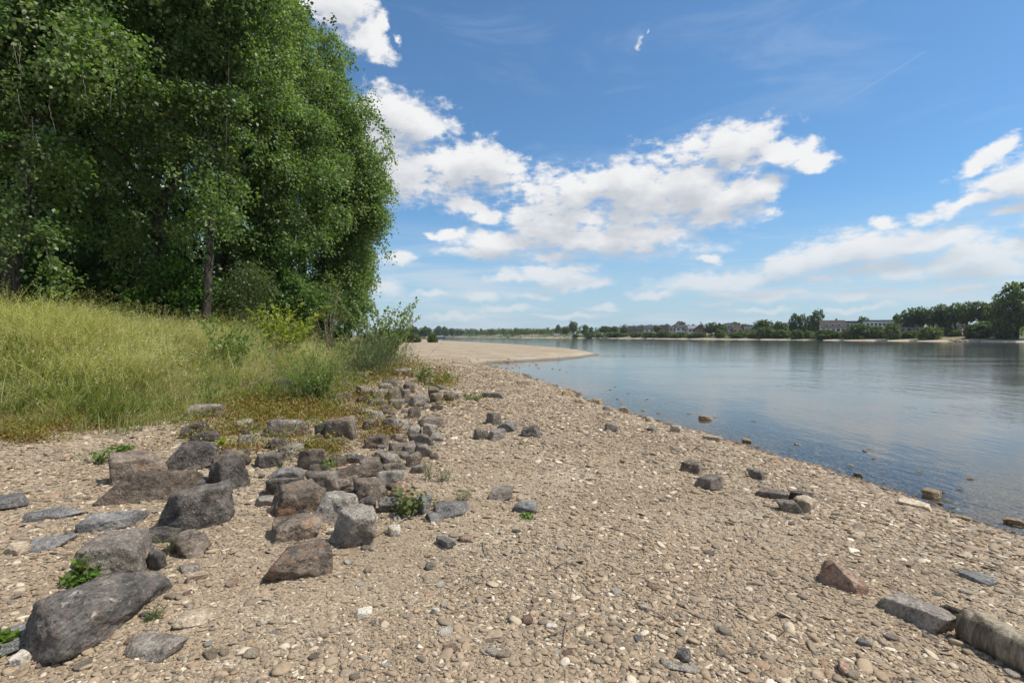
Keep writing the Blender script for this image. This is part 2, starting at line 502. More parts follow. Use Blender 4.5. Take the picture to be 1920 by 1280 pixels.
def m_water():
    m, N = mat('river_water')
    geo = N.n('ShaderNodeNewGeometry').outputs['Position']
    dep = N.n('ShaderNodeAttribute', attribute_name='depth').outputs['Fac']
    mp = N.n('ShaderNodeMapping', {'Vector': geo, 'Rotation': (0, 0, -0.5), 'Scale': (1.0, 0.42, 1)}).outputs[0]
    a = N.noise(mp, 5.5, 3, 0.55, 0.3)
    b = N.noise(mp, 1.1, 3, 0.5, 0.2)
    mp2 = N.n('ShaderNodeMapping', {'Vector': geo, 'Rotation': (0, 0, -0.15), 'Scale': (0.35, 1.0, 1)}).outputs[0]
    cc = N.noise(mp2, 0.16, 4, 0.55, 0.6)
    calm = N.smooth(cc, 0.40, 0.62)
    n1 = bump(N, b, N.math('MULTIPLY_ADD', calm, 0.5, 0.25), 0.04)
    n2 = bump(N, a, N.math('MULTIPLY_ADD', calm, 0.6, 0.40), 0.012, n1)
    fr = N.n('ShaderNodeFresnel', {'IOR': 1.33, 'Normal': n2}).outputs[0]
    gl = N.n('ShaderNodeBsdfGlossy', {'Color': (0.95, 0.92, 0.88, 1), 'Roughness': 0.06, 'Normal': n2}).outputs[0]
    tr = N.n('ShaderNodeBsdfTransparent', {'Color': (0.84, 0.87, 0.84, 1)}).outputs[0]
    df = N.n('ShaderNodeBsdfDiffuse', {'Color': (0.115, 0.127, 0.125, 1)}).outputs[0]
    turb = N.math('SUBTRACT', 1.0, N.math('POWER', 2.718, N.math('MULTIPLY', dep, -1.9)), clamp=True)
    body = N.n('ShaderNodeMixShader', {0: turb, 1: tr, 2: df}).outputs[0]
    finish(N, N.n('ShaderNodeMixShader', {0: fr, 1: body, 2: gl}).outputs[0])
    return m


def m_rock(name, cols, rust=0.0, lichen=0.15, rough=0.75, stretch=None):
    m, N = mat(name)
    tc = N.n('ShaderNodeTexCoord').outputs['Object']
    rnd = N.n('ShaderNodeObjectInfo').outputs['Random']
    off = N.n('ShaderNodeCombineXYZ', {0: N.math('MULTIPLY', rnd, 37.0), 1: N.math('MULTIPLY', rnd, 11.0), 2: 0.0}).outputs[0]
    p = N.n('ShaderNodeVectorMath', {0: tc, 1: off}, operation='ADD').outputs[0]
    if stretch: p = N.n('ShaderNodeVectorMath', {0: p, 1: stretch}, operation='MULTIPLY').outputs[0]
    big = N.noise(p, 4.0, 5, 0.6, 0.3)
    mid = N.noise(p, 13.0, 6, 0.68)
    fin = N.noise(p, 46.0, 5, 0.70)
    c = N.ramp(N.math('ADD', N.math('MULTIPLY', big, 0.55), N.math('MULTIPLY', mid, 0.45)), [(0.40, cols[0]), (0.5, cols[1]), (0.61, cols[2])])
    c = N.mix(N.math('MULTIPLY', N.smooth(fin, 0.56, 0.66), 0.45), c, tuple(min(1, x * 1.9) for x in cols[2]))
    c = N.mix(N.math('MULTIPLY', N.smooth(fin, 0.47, 0.37), 0.75), c, tuple(x * 0.5 for x in cols[0]))
    if rust:
        c = N.mix(N.math('MULTIPLY', N.smooth(N.noise(p, 6.0, 6, 0.7, 0.6), 0.56, 0.68), rust), c, (0.26, 0.125, 0.06))
    if lichen:
        c = N.mix(N.math('MULTIPLY', N.smooth(N.noise(p, 13.0, 7, 0.72), 0.60, 0.68), lichen), c, (0.42, 0.39, 0.33))
    c = N.mix(1.0, c, N.ramp(rnd, [(0, (1.0, 0.93, 0.85)), (0.5, (1.25, 1.18, 1.09)), (1, (1.55, 1.48, 1.38))]), 'MULTIPLY')
    hgt = N.math('ADD', N.math('MULTIPLY', mid, 0.8), N.math('MULTIPLY', fin, 0.38))
    nb = bump(N, hgt, 0.95, 0.06)
    finish(N, principled(N, c, rough, nb, 0.3))
    return m


def m_leaf(name, cols, trans=0.38, gloss=0.09, posvar=None):
    """leaf: colour from the per-leaf tint attribute (0..1 in red), lit from both sides"""
    m, N = mat(name)
    t = N.n('ShaderNodeAttribute', attribute_name='tint').outputs['Color']
    tr = N.n('ShaderNodeSeparateColor', {0: t}).outputs[0]
    c = N.ramp(tr, [(i / (len(cols) - 1), k) for i, k in enumerate(cols)])
    if posvar:
        geo = N.n('ShaderNodeNewGeometry').outputs['Position']
        for pv in (posvar if isinstance(posvar, list) else [posvar]):
            pn = N.noise(geo, pv[0], 4, 0.6)
            c = N.mix(N.math('MULTIPLY', N.smooth(pn, pv[2], pv[3]), pv[4]), c, pv[1])
    d = N.n('ShaderNodeBsdfDiffuse', {'Color': c}).outputs[0]
    bright = N.mix(1.0, c, (1.4, 1.5, 0.7), 'MULTIPLY')
    tl = N.n('ShaderNodeBsdfTranslucent', {'Color': bright}).outputs[0]
    a = N.n('ShaderNodeMixShader', {0: trans, 1: d, 2: tl}).outputs[0]
    g = N.n('ShaderNodeBsdfGlossy', {'Color': (1, 1, 1, 1), 'Roughness': 0.5}).outputs[0]
    finish(N, N.n('ShaderNodeMixShader', {0: gloss, 1: a, 2: g}).outputs[0])
    return m


def m_bark(name, c0, c1):
    m, N = mat(name)
    tc = N.n('ShaderNodeTexCoord').outputs['Object']
    mp = N.n('ShaderNodeMapping', {'Vector': tc, 'Scale': (1, 1, 0.22)}).outputs[0]
    a = N.noise(mp, 14.0, 6, 0.65, 0.4)
    c = N.mix(N.smooth(a, 0.35, 0.65), c0, c1)
    finish(N, principled(N, c, 0.9, bump(N, a, 0.8, 0.04), 0.2))
    return m


def m_pebble():
    m, N = mat('pebbles')
    rnd = N.n('ShaderNodeObjectInfo').outputs['Random']
    tc = N.n('ShaderNodeTexCoord').outputs['Object']
    geo = N.n('ShaderNodeNewGeometry').outputs['Position']
    c = N.ramp(rnd, [(0.0, (0.135, 0.118, 0.098)), (0.12, (0.23, 0.198, 0.158)), (0.27, (0.31, 0.25, 0.18)), (0.42, (0.37, 0.295, 0.21)), (0.56, (0.27, 0.235, 0.19)), (0.70, (0.42, 0.34, 0.245)),
                       (0.80, (0.35, 0.245, 0.165)), (0.89, (0.50, 0.425, 0.32)), (0.965, (0.66, 0.59, 0.475)), (1.0, (0.78, 0.73, 0.63))])
    n = N.noise(geo, 55.0, 5, 0.65)
    c = N.mix(1.0, c, N.ramp(n, [(0.25, (0.67, 0.625, 0.56)), (0.75, (1.14, 1.05, 0.935))]), 'MULTIPLY')
    dust = N.noise(geo, 0.7, 3, 0.5)
    c = N.mix(N.math('MULTIPLY', N.smooth(dust, 0.40, 0.64), 0.45), c, (0.33, 0.255, 0.178))
    z = N.n('ShaderNodeSeparateXYZ', {0: geo}).outputs[2]
    wetn = N.math('ADD', z, N.math('MULTIPLY', N.math('SUBTRACT', n, 0.5), 0.06))
    wet = N.smooth(wetn, ZW + 0.10, ZW + 0.03)
    c = N.mix(wet, c, N.mix(1.0, c, (0.42, 0.36, 0.27), 'MULTIPLY'))
    finish(N, principled(N, c, N.math('MULTIPLY_ADD', wet, -0.5, 0.85), bump(N, n, 0.3, 0.01), 0.28))
    return m


MG = m_ground(); MW = m_water(); MPEB = m_pebble()
MR = {
    'D': m_rock('dark_basalt', [(0.040, 0.037, 0.034), (0.090, 0.082, 0.074), (0.18, 0.165, 0.147)], 0.25, 0.3),
    'M': m_rock('grey_basalt', [(0.11, 0.098, 0.085), (0.19, 0.17, 0.148), (0.30, 0.27, 0.235)], 0.15, 0.2),
    'B': m_rock('brown_basalt', [(0.085, 0.070, 0.056), (0.155, 0.128, 0.103), (0.25, 0.215, 0.178)], 0.3, 0.2),
    'G': m_rock('pale_grey_stone', [(0.17, 0.155, 0.138), (0.27, 0.25, 0.222), (0.38, 0.355, 0.315)], 0.12, 0.25),
    'R': m_rock('rusty_basalt', [(0.065, 0.056, 0.048), (0.145, 0.118, 0.095), (0.25, 0.205, 0.16)], 0.85, 0.25),
    'S': m_rock('slate', [(0.10, 0.102, 0.104), (0.165, 0.165, 0.165), (0.26, 0.255, 0.245)], 0.15, 0.25),
    'T': m_rock('tan_stone', [(0.27, 0.215, 0.155), (0.41, 0.34, 0.255), (0.56, 0.48, 0.38)], 0.15, 0.2),
    'W': m_rock('pale_quartz', [(0.44, 0.40, 0.33), (0.60, 0.56, 0.48), (0.74, 0.70, 0.63)], 0.08, 0.1),
    'P': m_rock('reddish_sandstone', [(0.20, 0.125, 0.09), (0.33, 0.225, 0.17), (0.46, 0.36, 0.29)], 0.45, 0.2),
    'A': m_rock('algae_stone', [(0.13, 0.09, 0.045), (0.25, 0.18, 0.10), (0.38, 0.30, 0.19)], 0.4, 0.15, 0.45),
    'C': m_rock('grey_cobble', [(0.19, 0.165, 0.135), (0.28, 0.245, 0.20), (0.38, 0.33, 0.27)], 0.1, 0.1),
    'H': m_rock('dark_schist', [(0.05, 0.047, 0.045), (0.10, 0.092, 0.085), (0.17, 0.15, 0.13)], 0.40, 0.7, 0.6, (0.75, 1.1, 1.1)),
}
ML = {
    'poplar': m_leaf('poplar_leaves', [(0.058, 0.115, 0.024), (0.108, 0.182, 0.042), (0.165, 0.240, 0.070), (0.25, 0.30, 0.13)], 0.50, 0.028),
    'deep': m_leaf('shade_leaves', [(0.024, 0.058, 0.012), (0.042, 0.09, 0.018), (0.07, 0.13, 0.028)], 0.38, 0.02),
    'lime': m_leaf('lime_leaves', [(0.17, 0.23, 0.022), (0.27, 0.31, 0.032), (0.36, 0.37, 0.05)], 0.45, 0.03),
    'fresh': m_leaf('fresh_leaves', [(0.055, 0.125, 0.016), (0.105, 0.19, 0.026), (0.18, 0.25, 0.042)], 0.42, 0.03),
    'broom': m_leaf('broom_leaves', [(0.036, 0.085, 0.022), (0.065, 0.125, 0.03), (0.11, 0.165, 0.045)], 0.38, 0.03),
    'far': m_leaf('distant_leaves', [(0.066, 0.096, 0.028), (0.105, 0.145, 0.043), (0.155, 0.195, 0.066)], 0.42, 0.015),
    'willow': m_leaf('willow_leaves', [(0.085, 0.115, 0.036), (0.13, 0.16, 0.055), (0.19, 0.21, 0.09)], 0.36, 0.02),
    'grass': m_leaf('meadow_grass', [(0.15, 0.195, 0.045), (0.30, 0.315, 0.11), (0.46, 0.44, 0.20), (0.62, 0.56, 0.34)], 0.45, 0.02, [(0.5, (0.17, 0.235, 0.045), 0.54, 0.70, 0.6), (0.9, (0.30, 0.19, 0.085), 0.54, 0.70, 0.65), (1.6, (0.58, 0.49, 0.30), 0.54, 0.70, 0.65)]),
    'weed': m_leaf('creeping_weeds', [(0.15, 0.065, 0.030), (0.25, 0.13, 0.045), (0.26, 0.215, 0.05), (0.14, 0.18, 0.032)], 0.32, 0.02, (1.1, (0.16, 0.195, 0.035), 0.50, 0.66, 0.75)),
    'dry': m_leaf('dry_twigs', [(0.17, 0.12, 0.075), (0.28, 0.21, 0.14), (0.38, 0.30, 0.21)], 0.2, 0.02),
}
MBARK = m_bark('poplar_bark', (0.032, 0.027, 0.021), (0.095, 0.082, 0.064))
MBARKL = m_bark('pale_bark', (0.10, 0.09, 0.07), (0.23, 0.20, 0.16))
MDRIFT = m_bark('driftwood', (0.105, 0.082, 0.055), (0.40, 0.335, 0.24))
MTWIG = m_bark('dry_twig', (0.20, 0.15, 0.10), (0.36, 0.29, 0.21))

# ------------------------------------------------------------------ ground and river
def polar_grid(rmin, rmax, nr):
    r = np.exp(np.linspace(math.log(rmin), math.log(rmax), nr))
    a = np.concatenate([np.linspace(-62, 62, 300), np.linspace(66, 294, 50)])
    a = np.radians(a)
    R, A = np.meshgrid(r, a, indexing='ij')
    x, y = R * np.sin(A), R * np.cos(A)
    na = len(a); idx = np.arange(nr * na).reshape(nr, na)
    i0, i1 = idx[:-1, :], idx[1:, :]
    j = np.roll(np.arange(na), -1)
    f = np.stack([i0, i0[:, j], i1[:, j], i1], -1).reshape(-1, 4)
    return x.ravel(), y.ravel(), f, idx


def build_ground():
    x, y, f, idx = polar_grid(0.6, 6000, 330)
    z, s, fb, b = terrain(x, y, True)
    V = np.stack([x, y, z], 1)
    c = len(V); V = np.vstack([V, [[0, 0, H(0, 0)]]])
    s = np.append(s, 5); fb = np.append(fb, -200); b = np.append(b, -6)
    me = np_mesh('ground', V, f, MG, True, attrs={'shore': ('FLOAT', s.astype(np.float32)), 'farbank': ('FLOAT', fb.astype(np.float32)), 'bank': ('FLOAT', b.astype(np.float32))})
    obj('ground', me, kind='structure')
    x, y, f, idx = polar_grid(1.5, 6000, 200)
    z, s, fb, b = terrain(x, y, True)
    keep = (z[f] < ZW + 0.25).any(1)
    V = np.stack([x, y, np.full_like(x, ZW)], 1)
    used, inv = np.unique(f[keep], return_inverse=True)
    me = np_mesh('water', V[used], inv.reshape(-1, 4), MW, True, attrs={'depth': ('FLOAT', np.maximum(ZW - z[used], 0).astype(np.float32))})
    obj('water', me, kind='structure')


build_ground()

# ------------------------------------------------------------------ stones
_ICO = {}


def ico(sub):
    if sub not in _ICO:
        import bmesh
        bm = bmesh.new(); bmesh.ops.create_icosphere(bm, subdivisions=sub, radius=1)
        _ICO[sub] = (np.array([v.co[:] for v in bm.verts]), np.array([[v.index for v in f.verts] for f in bm.faces]))
        bm.free()
    return _ICO[sub]


def rock_verts(seed, dims, sub=3, boxy=0.6, ndet=1.0, sharp=60.0, shard=0):
    """angular quarry block: a ball cut by random planes, edges a little worn, then roughened"""
    r = np.random.default_rng(seed)
    D, Fc = ico(sub)
    pl = []
    for ax in ((1, 0, 0), (-1, 0, 0), (0, 1, 0), (0, -1, 0), (0, 0, 1), (0, 0, -1)):
        n = np.array(ax, float) + r.normal(0, 0.28 - 0.16 * boxy, 3)
        pl.append((n / np.linalg.norm(n), r.uniform(0.56, 0.66)))
    for _ in range(int(4 + 9 * (1 - boxy))):
        n = r.normal(0, 1, 3); n /= np.linalg.norm(n)
        pl.append((n, r.uniform(0.66, 0.90)))
    for _ in range(shard):
        a_ = r.uniform(0, 6.283); n = np.array([math.cos(a_), math.sin(a_), r.normal(0, .35)])
        pl.append((n / np.linalg.norm(n), r.uniform(0.34, 0.62)))
    Nn = np.array([p[0] for p in pl]); dd = np.array([p[1] for p in pl])
    q = np.maximum(D @ Nn.T, 0) / dd
    inv = (q ** sharp).sum(1) ** (1 / sharp)
    V = D / inv[:, None]
    lo, hi = V.min(0), V.max(0)
    V = (V - (lo + hi) / 2) / (hi - lo)
    tz = V[:, 2:3] + 0.5; tp = r.uniform(0.02, 0.20, 2); sh = r.normal(0, 0.10, 2)
    V[:, :2] = V[:, :2] * (1 + tp / 2 - tp * tz) + sh * (tz - .5)
    V = V * np.array(dims)
    m = min(dims); o = Vector(r.uniform(-50, 50, 3))
    nn = np.array([[mnoise.noise(Vector(p) / (0.55 * m) + o), mnoise.noise(Vector(p) / (0.22 * m) + o), mnoise.noise(Vector(p) / (0.09 * m) + o)] for p in V])
    dirn = D / np.linalg.norm(D, axis=1)[:, None]
    chip = -0.05 * np.maximum(nn[:, 0] - 0.12, 0) * 3 + np.round(nn[:, 1] * 2.5) / 2.5 * 0.022
    V = V + dirn * (nn @ np.array([0.035, 0.025, 0.022]) + chip)[:, None] * m * ndet
    return V, Fc


def stone(name, seed, pos, dims, yaw, m, sub=3, boxy=0.6, sink=0.12, tilt=(0, 0), ndet=1.0, **kw):
    V, Fc = rock_verts(seed, dims, sub, boxy, ndet)
    me = np_mesh(name, V, Fc, m, True)
    o = obj(name, me, loc=(pos[0], pos[1], pos[2] + dims[2] * (0.5 - sink)), **kw)
    o.rotation_euler = (tilt[0], tilt[1], yaw)
    return o


# bounding box in the photograph, stone kind, flatness (height / depth), yaw degrees, label
RIPRAP = [
    (160, 987, 281, 1085, 'M', .55, -20, 'tilted grey brown slab behind the huge dark boulder at bottom left'),
    (218, 874, 363, 940, 'B', .75, -6, 'long flat-topped brown stone slab in front of two dark rounded boulders'),
    (213, 842, 304, 905, 'R', .8, 10, 'weathered reddish brown block touching the back of the long brown slab'),
    (314, 907, 445, 991, 'D', .95, 18, 'big black rounded block leaning up to the right beside the brown slab'),
    (316, 827, 394, 882, 'D', .9, 0, 'round dark boulder with dry grass lying over its top'),
    (404, 840, 465, 878, 'R', .7, 5, 'dark flat block with an orange patch behind the black cube boulder'),
    (394, 858, 459, 919, 'D', 1.1, 15, 'black cube shaped boulder right of the long brown slab'),
    (363, 893, 391, 918, 'S', .7, 0, 'small grey stone wedged beside the right end of the long brown slab'),
    (324, 989, 389, 1046, 'B', .5, 25, 'low brown pyramid stone right of the tilted grey brown slab'),
    (270, 985, 336, 1018, 'D', .3, -15, 'thin dark flake between the tilted slab and the black rounded block'),
    (281, 1028, 309, 1071, 'D', .9, 30, 'small dark wedge stone against the right side of the tilted slab'),
    (344, 788, 388, 822, 'D', .8, 0, 'mossy dark stone under weeds at the edge of the grass'),
    (363, 807, 408, 830, 'D', .6, 0, 'pitted dark stone right below the mossy stone at the grass edge'),
    (496, 1011, 613, 1087, 'R', .45, 8, 'flat grey slab with orange stain and white dot, frontmost of the central pile'),
    (515, 963, 599, 1014, 'R', .45, -4, 'brown rectangular slab directly behind the frontmost stained slab'),
    (631, 950, 710, 1031, 'G', .95, 30, 'tall pale grey block with a steep front face right of the two slabs'),
    (600, 919, 672, 979, 'G', .8, -25, 'pale grey five-sided block with a clean flat top behind the slabs'),
    (517, 903, 607, 965, 'R', 1.0, 10, 'large dark rounded boulder with rusty brown blotches in the central pile'),
    (503, 892, 567, 929, 'D', .8, 0, 'dark block half hidden behind the rusty rounded boulder'),
    (513, 877, 563, 899, 'S', .6, 10, 'blue grey stone with reddish left end behind the rusty boulder'),
    (576, 879, 639, 927, 'M', .85, -15, 'charcoal sloping boulder behind the rusty rounded boulder, right side'),
    (634, 868, 717, 896, 'B', .7, 4, 'long low brown grey stone lying across the middle of the pile'),
    (635, 890, 670, 924, 'B', .9, 0, 'brown stone squeezed between the charcoal boulder and a blocky one'),
    (661, 892, 729, 940, 'B', .85, 22, 'blocky brown grey boulder right of centre of the pile'),
    (705, 878, 757, 916, 'G', .75, -12, 'light grey angular stone with flat top at right side of the pile'),
    (716, 868, 762, 890, 'B', .7, 12, 'low brown stone behind the light grey angular stone'),
    (712, 847, 753, 876, 'M', .9, 40, 'dark pointed stone at back right of the central pile'),
    (758, 848, 794, 876, 'B', .9, 40, 'brown tent shaped stone at the right rim of the pile'),
    (771, 870, 797, 889, 'M', .8, 0, 'small grey stone below the tent shaped stone'),
    (677, 858, 718, 880, 'B', .7, 10, 'brown stone with lit top behind the long low stone'),
    (642, 853, 683, 870, 'D', .6, 0, 'dark flat stone at the back of the central pile'),
    (620, 855, 651, 875, 'B', .8, -20, 'small brown stone at the back left of the central pile'),
    (561, 836, 609, 882, 'B', .95, 0, 'upright brown rounded stone beside a weedy gap'),
    (522, 831, 571, 863, 'M', .75, 20, 'dark brown leaning stone left of the upright rounded stone'),
    (483, 850, 525, 878, 'D', .8, 0, 'low dark stone with a blue green weed growing at its right'),
    (668, 931, 705, 961, 'D', .9, 30, 'small dark split stone wedged behind the tall pale block'),
    (709, 932, 753, 962, 'D', .8, 0, 'dark block left of the pale large-leaved plant'),
    (732, 903, 771, 934, 'P', .7, 45, 'reddish brown triangular stone behind the pale large-leaved plant'),
    (773, 925, 806, 964, 'S', .7, 50, 'blue grey stone sunk in soil right of the pale large-leaved plant'),
    (819, 936, 878, 969, 'S', .35, 0, 'flat grey triangular stone sunk into the gravel right of the pile'),
    (797, 958, 830, 979, 'S', .3, 20, 'thin grey flake in front of the flat triangular stone'),
    (663, 698, 690, 721, 'D', .95, 10, 'dark stone standing apart at the foot of the reddish weeds'),
    (637, 715, 662, 731, 'D', .7, 0, 'small dark stone on pale pebbles near the bright green bush'),
    (669, 724, 699, 748, 'M', .85, 25, 'angular grey brown stone at left end of the rear stone row'),
    (697, 730, 729, 751, 'M', .85, 10, 'dark faced stone second in the rear row'),
    (711, 719, 730, 735, 'M', .8, 0, 'pale topped stone behind the second stone of the rear row'),
    (729, 726, 751, 752, 'B', 1.0, -20, 'upright grey brown stone in the middle of the rear row'),
    (750, 730, 768, 748, 'M', .9, 30, 'small dark pyramid stone next to the upright one of the rear row'),
    (756, 716, 779, 738, 'B', .85, 15, 'reddish brown leaning stone at the back of the rear row'),
    (767, 741, 799, 764, 'M', .75, 20, 'box shaped grey stone with a shaded front, foremost of the rear row'),
    (799, 726, 828, 746, 'B', .7, -15, 'brown stone at the right end of the rear row'),
    (806, 737, 828, 757, 'B', .8, 20, 'brown stone in front of the right end of the rear row'),
    (669, 744, 692, 757, 'D', .6, 0, 'flat dark stone below the left end of the rear row'),
    (690, 748, 720, 763, 'B', .5, 0, 'flat brown stone below the second stone of the rear row'),
    (729, 746, 757, 763, 'M', .6, 10, 'half buried grey stone under the upright one of the rear row'),
    (611, 735, 654, 755, 'B', .5, 0, 'low brown stone among pale pebbles left of the rear row'),
    (668, 766, 695, 782, 'M', .7, 0, 'grey stone in the red weeds between the two stone groups'),
    (614, 778, 667, 829, 'B', 1.0, 0, 'large pitted brown boulder behind the weedy gap'),
    (590, 788, 618, 823, 'D', 1.0, 0, 'dark upright stone left of the large pitted boulder'),
    (618, 820, 652, 836, 'D', .6, 0, 'small dark stone at the foot of the large pitted boulder'),
    (716, 783, 766, 814, 'M', .85, 30, 'dark angular boulder in the middle of the right-hand heap'),
    (696, 770, 722, 791, 'G', .7, 0, 'pale brown stone at the back of the right-hand heap'),
    (744, 786, 768, 806, 'G', .7, 15, 'pale stone right behind the dark angular boulder of the heap'),
    (765, 797, 789, 821, 'G', .8, 0, 'pale brown stone in the middle right of the heap'),
    (789, 793, 822, 823, 'M', .9, -20, 'grey brown boulder on the right rim of the heap'),
    (786, 782, 830, 802, 'B', .6, 0, 'low flat stone behind the boulder on the right rim of the heap'),
    (769, 810, 813, 842, 'M', .8, 12, 'broad grey boulder at the lower right of the heap'),
    (684, 813, 725, 842, 'B', .8, -8, 'pitted brown stone next to red leaved weeds in the heap'),
    (726, 827, 762, 855, 'B', .9, 25, 'brown stone in front of the dark angular boulder of the heap'),
    (757, 828, 781, 855, 'M', .9, 0, 'narrow grey stone left of the broad grey boulder'),
    (778, 833, 809, 862, 'M', .8, 20, 'sloping grey stone in front of the broad grey boulder'),
    (765, 763, 789, 785, 'B', .8, 10, 'brown stone at the top of the right-hand heap by dry weeds'),
    (681, 785, 706, 806, 'D', .7, 0, 'dark stone with red weeds around it left of the heap'),
    (795, 708, 813, 723, 'M', .7, 0, 'small stone left of the two green plants on the beach'),
    (831, 735, 852, 753, 'B', .8, 0, 'brown stone at the far right end of the stone field'),
    (846, 733, 862, 748, 'M', .8, 0, 'grey stone behind a green tuft at the right end of the stone field'),
    (737, 690, 770, 707, 'M', .5, 0, 'long low stone at the foot of the dark green bush'),
    (771, 697, 787, 709, 'M', .7, 0, 'small grey stone just left of the taller green plant'),
    (716, 712, 744, 725, 'D', .6, 0, 'flat stone under the red weeds behind the rear row'),
    (517, 711, 551, 743, 'D', .95, 0, 'dark boulder poking out of the tall grass left of the bright green bush'),
    (445, 785, 474, 808, 'M', .8, 0, 'grey stone among weeds in the middle of the grass edge'),
    (447, 814, 478, 838, 'S', .8, 10, 'blue grey block behind the low dark stone with weeds'),
    (507, 784, 581, 820, 'M', .8, 5, 'wide grey boulder under a bent green stem'),
    (503, 821, 536, 844, 'D', .8, 0, 'rough dark stone below the wide grey boulder'),
    (354, 757, 416, 785, 'M', .6, 0, 'flat stone almost hidden in grass left of the weeds'),
    (913, 773, 939, 797, 'M', .9, 30, 'rear stone of the loose group of four on the open gravel'),
    (932, 789, 970, 811, 'S', .6, -15, 'flat grey stone at the right of the loose group of four'),
    (888, 805, 916, 825, 'M', .9, 20, 'leftmost stone of the loose group of four on the gravel'),
    (915, 803, 950, 826, 'M', .85, 30, 'dark faced front stone of the loose group of four'),
    (977, 798, 1014, 821, 'D', .8, -20, 'single dark stone right of the loose group of four'),
    (1135, 793, 1161, 810, 'M', .8, -25, 'single block on the gravel half way to the water'),
    (905, 735, 942, 747, 'M', .5, 0, 'flat stone next to a green tuft on the middle beach'),
    (1279, 865, 1320, 889, 'B', .7, -35, 'overhanging brown stone, rear one of a pair near the water'),
    (1307, 889, 1353, 919, 'M', .5, -35, 'sloping grey brown slab, front one of a pair near the water'),
    (1402, 878, 1434, 899, 'M', .8, -30, 'pointed stone alone close to the waterline'),
    (1423, 916, 1476, 937, 'M', .5, -20, 'leftmost low stone of a cluster of four near the water'),
    (1459, 936, 1501, 962, 'M', .7, 10, 'front grey stone of a cluster of four near the water'),
    (1490, 930, 1530, 962, 'T', .7, -25, 'tan block at the right of a cluster of four near the water'),
    (1477, 918, 1520, 941, 'D', .5, -15, 'dark rear stone of a cluster of four near the water'),
    (1547, 1049, 1637, 1118, 'P', .55, -38, 'pinkish brown pointed slab with orange streaks at lower right'),
    (1666, 1116, 1772, 1172, 'M', .5, -25, 'long dark grey rounded stone left of the weathered log'),
    (1809, 1071, 1862, 1094, 'S', .3, -20, 'flat pale blue slate on the gravel above the weathered log'),
    (915, 912, 963, 938, 'M', .3, 0, 'flat grey stone sunk in the middle of the beach'),
    (962, 939, 1006, 963, 'S', .4, 0, 'blue grey stone beside a tiny grass tuft on the beach'),
    (816, 1001, 851, 1031, 'S', .3, 30, 'small dark triangular slate alone on the gravel'),
    (60, 944, 145, 974, 'S', .3, 0, 'flat oval dark stone sunk in gravel at the far left'),
    (-10, 921, 41, 957, 'S', .35, 0, 'flat dark grey stone cut by the left edge of the view'),
    (164, 953, 263, 994, 'S', .35, -20, 'elongated blue grey flat stone behind the tilted slab'),
    (60, 1000, 133, 1031, 'S', .25, -15, 'thin blue grey slate left of the tilted slab'),
    (16, 1013, 54, 1041, 'T', .5, 20, 'tan flat stone left of the thin slate'),
    (-20, 1155, 62, 1230, 'S', .14, 0, 'broad slate slab sunk left of the huge dark boulder'),
    (234, 1172, 322, 1250, 'M', .12, 40, 'flat grey slab sunk in soil right of the huge dark boulder'),
    (328, 1139, 396, 1177, 'T', .2, -20, 'pale tan flat stone right of the huge dark boulder'),
    (22, 1220, 56, 1248, 'W', .6, 30, 'pale sharp stone at the lower left foot of the huge boulder'),
    (353, 1069, 386, 1091, 'T', .7, 0, 'round tan cobble behind the tip of the huge boulder'),
    (340, 1056, 370, 1074, 'M', .5, 0, 'grey oval cobble next to the round tan cobble'),
    (482, 926, 517, 950, 'G', .3, 0, 'flat pale grey stone left of the rusty rounded boulder'),
    (728, 985, 753, 1007, 'W', .7, 20, 'whitish knobbly stone right of the tall pale block'),
    (617, 990, 632, 1003, 'W', .7, 0, 'bright white pebble between the brown slab and tall pale block'),
    (860, 1003, 888, 1018, 'P', .5, 0, 'tan half round cobble right of the triangular slate'),
    (794, 1055, 817, 1069, 'D', .8, 20, 'small black stone alone on the gravel before the pile'),
    (669, 1139, 696, 1161, 'W', .6, 0, 'cream cobble in the foreground below the pile'),
    (808, 1136, 827, 1154, 'W', .6, 45, 'white three-cornered stone in the foreground'),
    (1025, 1169, 1044, 1182, 'W', .6, 0, 'white oval pebble in the middle foreground'),
    (1244, 1240, 1303, 1262, 'M', .25, 0, 'flat grey slate plate at the bottom edge of the gravel'),
    (1272, 1216, 1292, 1243, 'S', .9, 60, 'grey shard standing upright by the flat slate plate'),
    (1567, 1238, 1593, 1267, 'P', .5, 20, 'reddish brown cobble at the lower right foreground'),
    (1609, 1198, 1632, 1214, 'S', .6, 0, 'smooth blue grey pebble at the lower right foreground'),
    # along and in the water
    (1310, 775, 1334, 788, 'A', .6, 0, 'brown stone breaking the water farthest from the shore'),
    (1391, 819, 1408, 830, 'A', .8, 0, 'reddish stone standing in shallow water'),
    (1318, 814, 1352, 829, 'T', .5, -20, 'pale tan stones ledge at the waterline'),
    (1257, 795, 1283, 813, 'T', .7, -30, 'brown stone at the tip of the waterline bulge'),
    (1731, 912, 1765, 933, 'A', .6, -20, 'brown angular stone in shallow water at right'),
    (1886, 966, 1918, 983, 'A', .5, 0, 'tan flat block in the water at the right edge'),
    (1690, 935, 1740, 954, 'T', .4, -10, 'pale tan flat stone on the right-hand waterline'),
    (1601, 882, 1617, 895, 'M', .8, 0, 'grey pointed pebble just in the water'),
    (1778, 962, 1813, 975, 'A', .5, -10, 'dark wet stone on the right-hand waterline'),
    (1110, 744, 1131, 757, 'A', .5, -10, 'flat reddish brown stone in shallow water beyond the block'),
    (1079, 747, 1098, 758, 'T', .6, 0, 'tan stone on the waterline left of the flat reddish one'),
    (1054, 734, 1076, 744, 'A', .6, 0, 'brown stone at the waterline of the middle beach'),
    (1129, 762, 1145, 772, 'M', .7, 0, 'small dark stone at the waterline'),
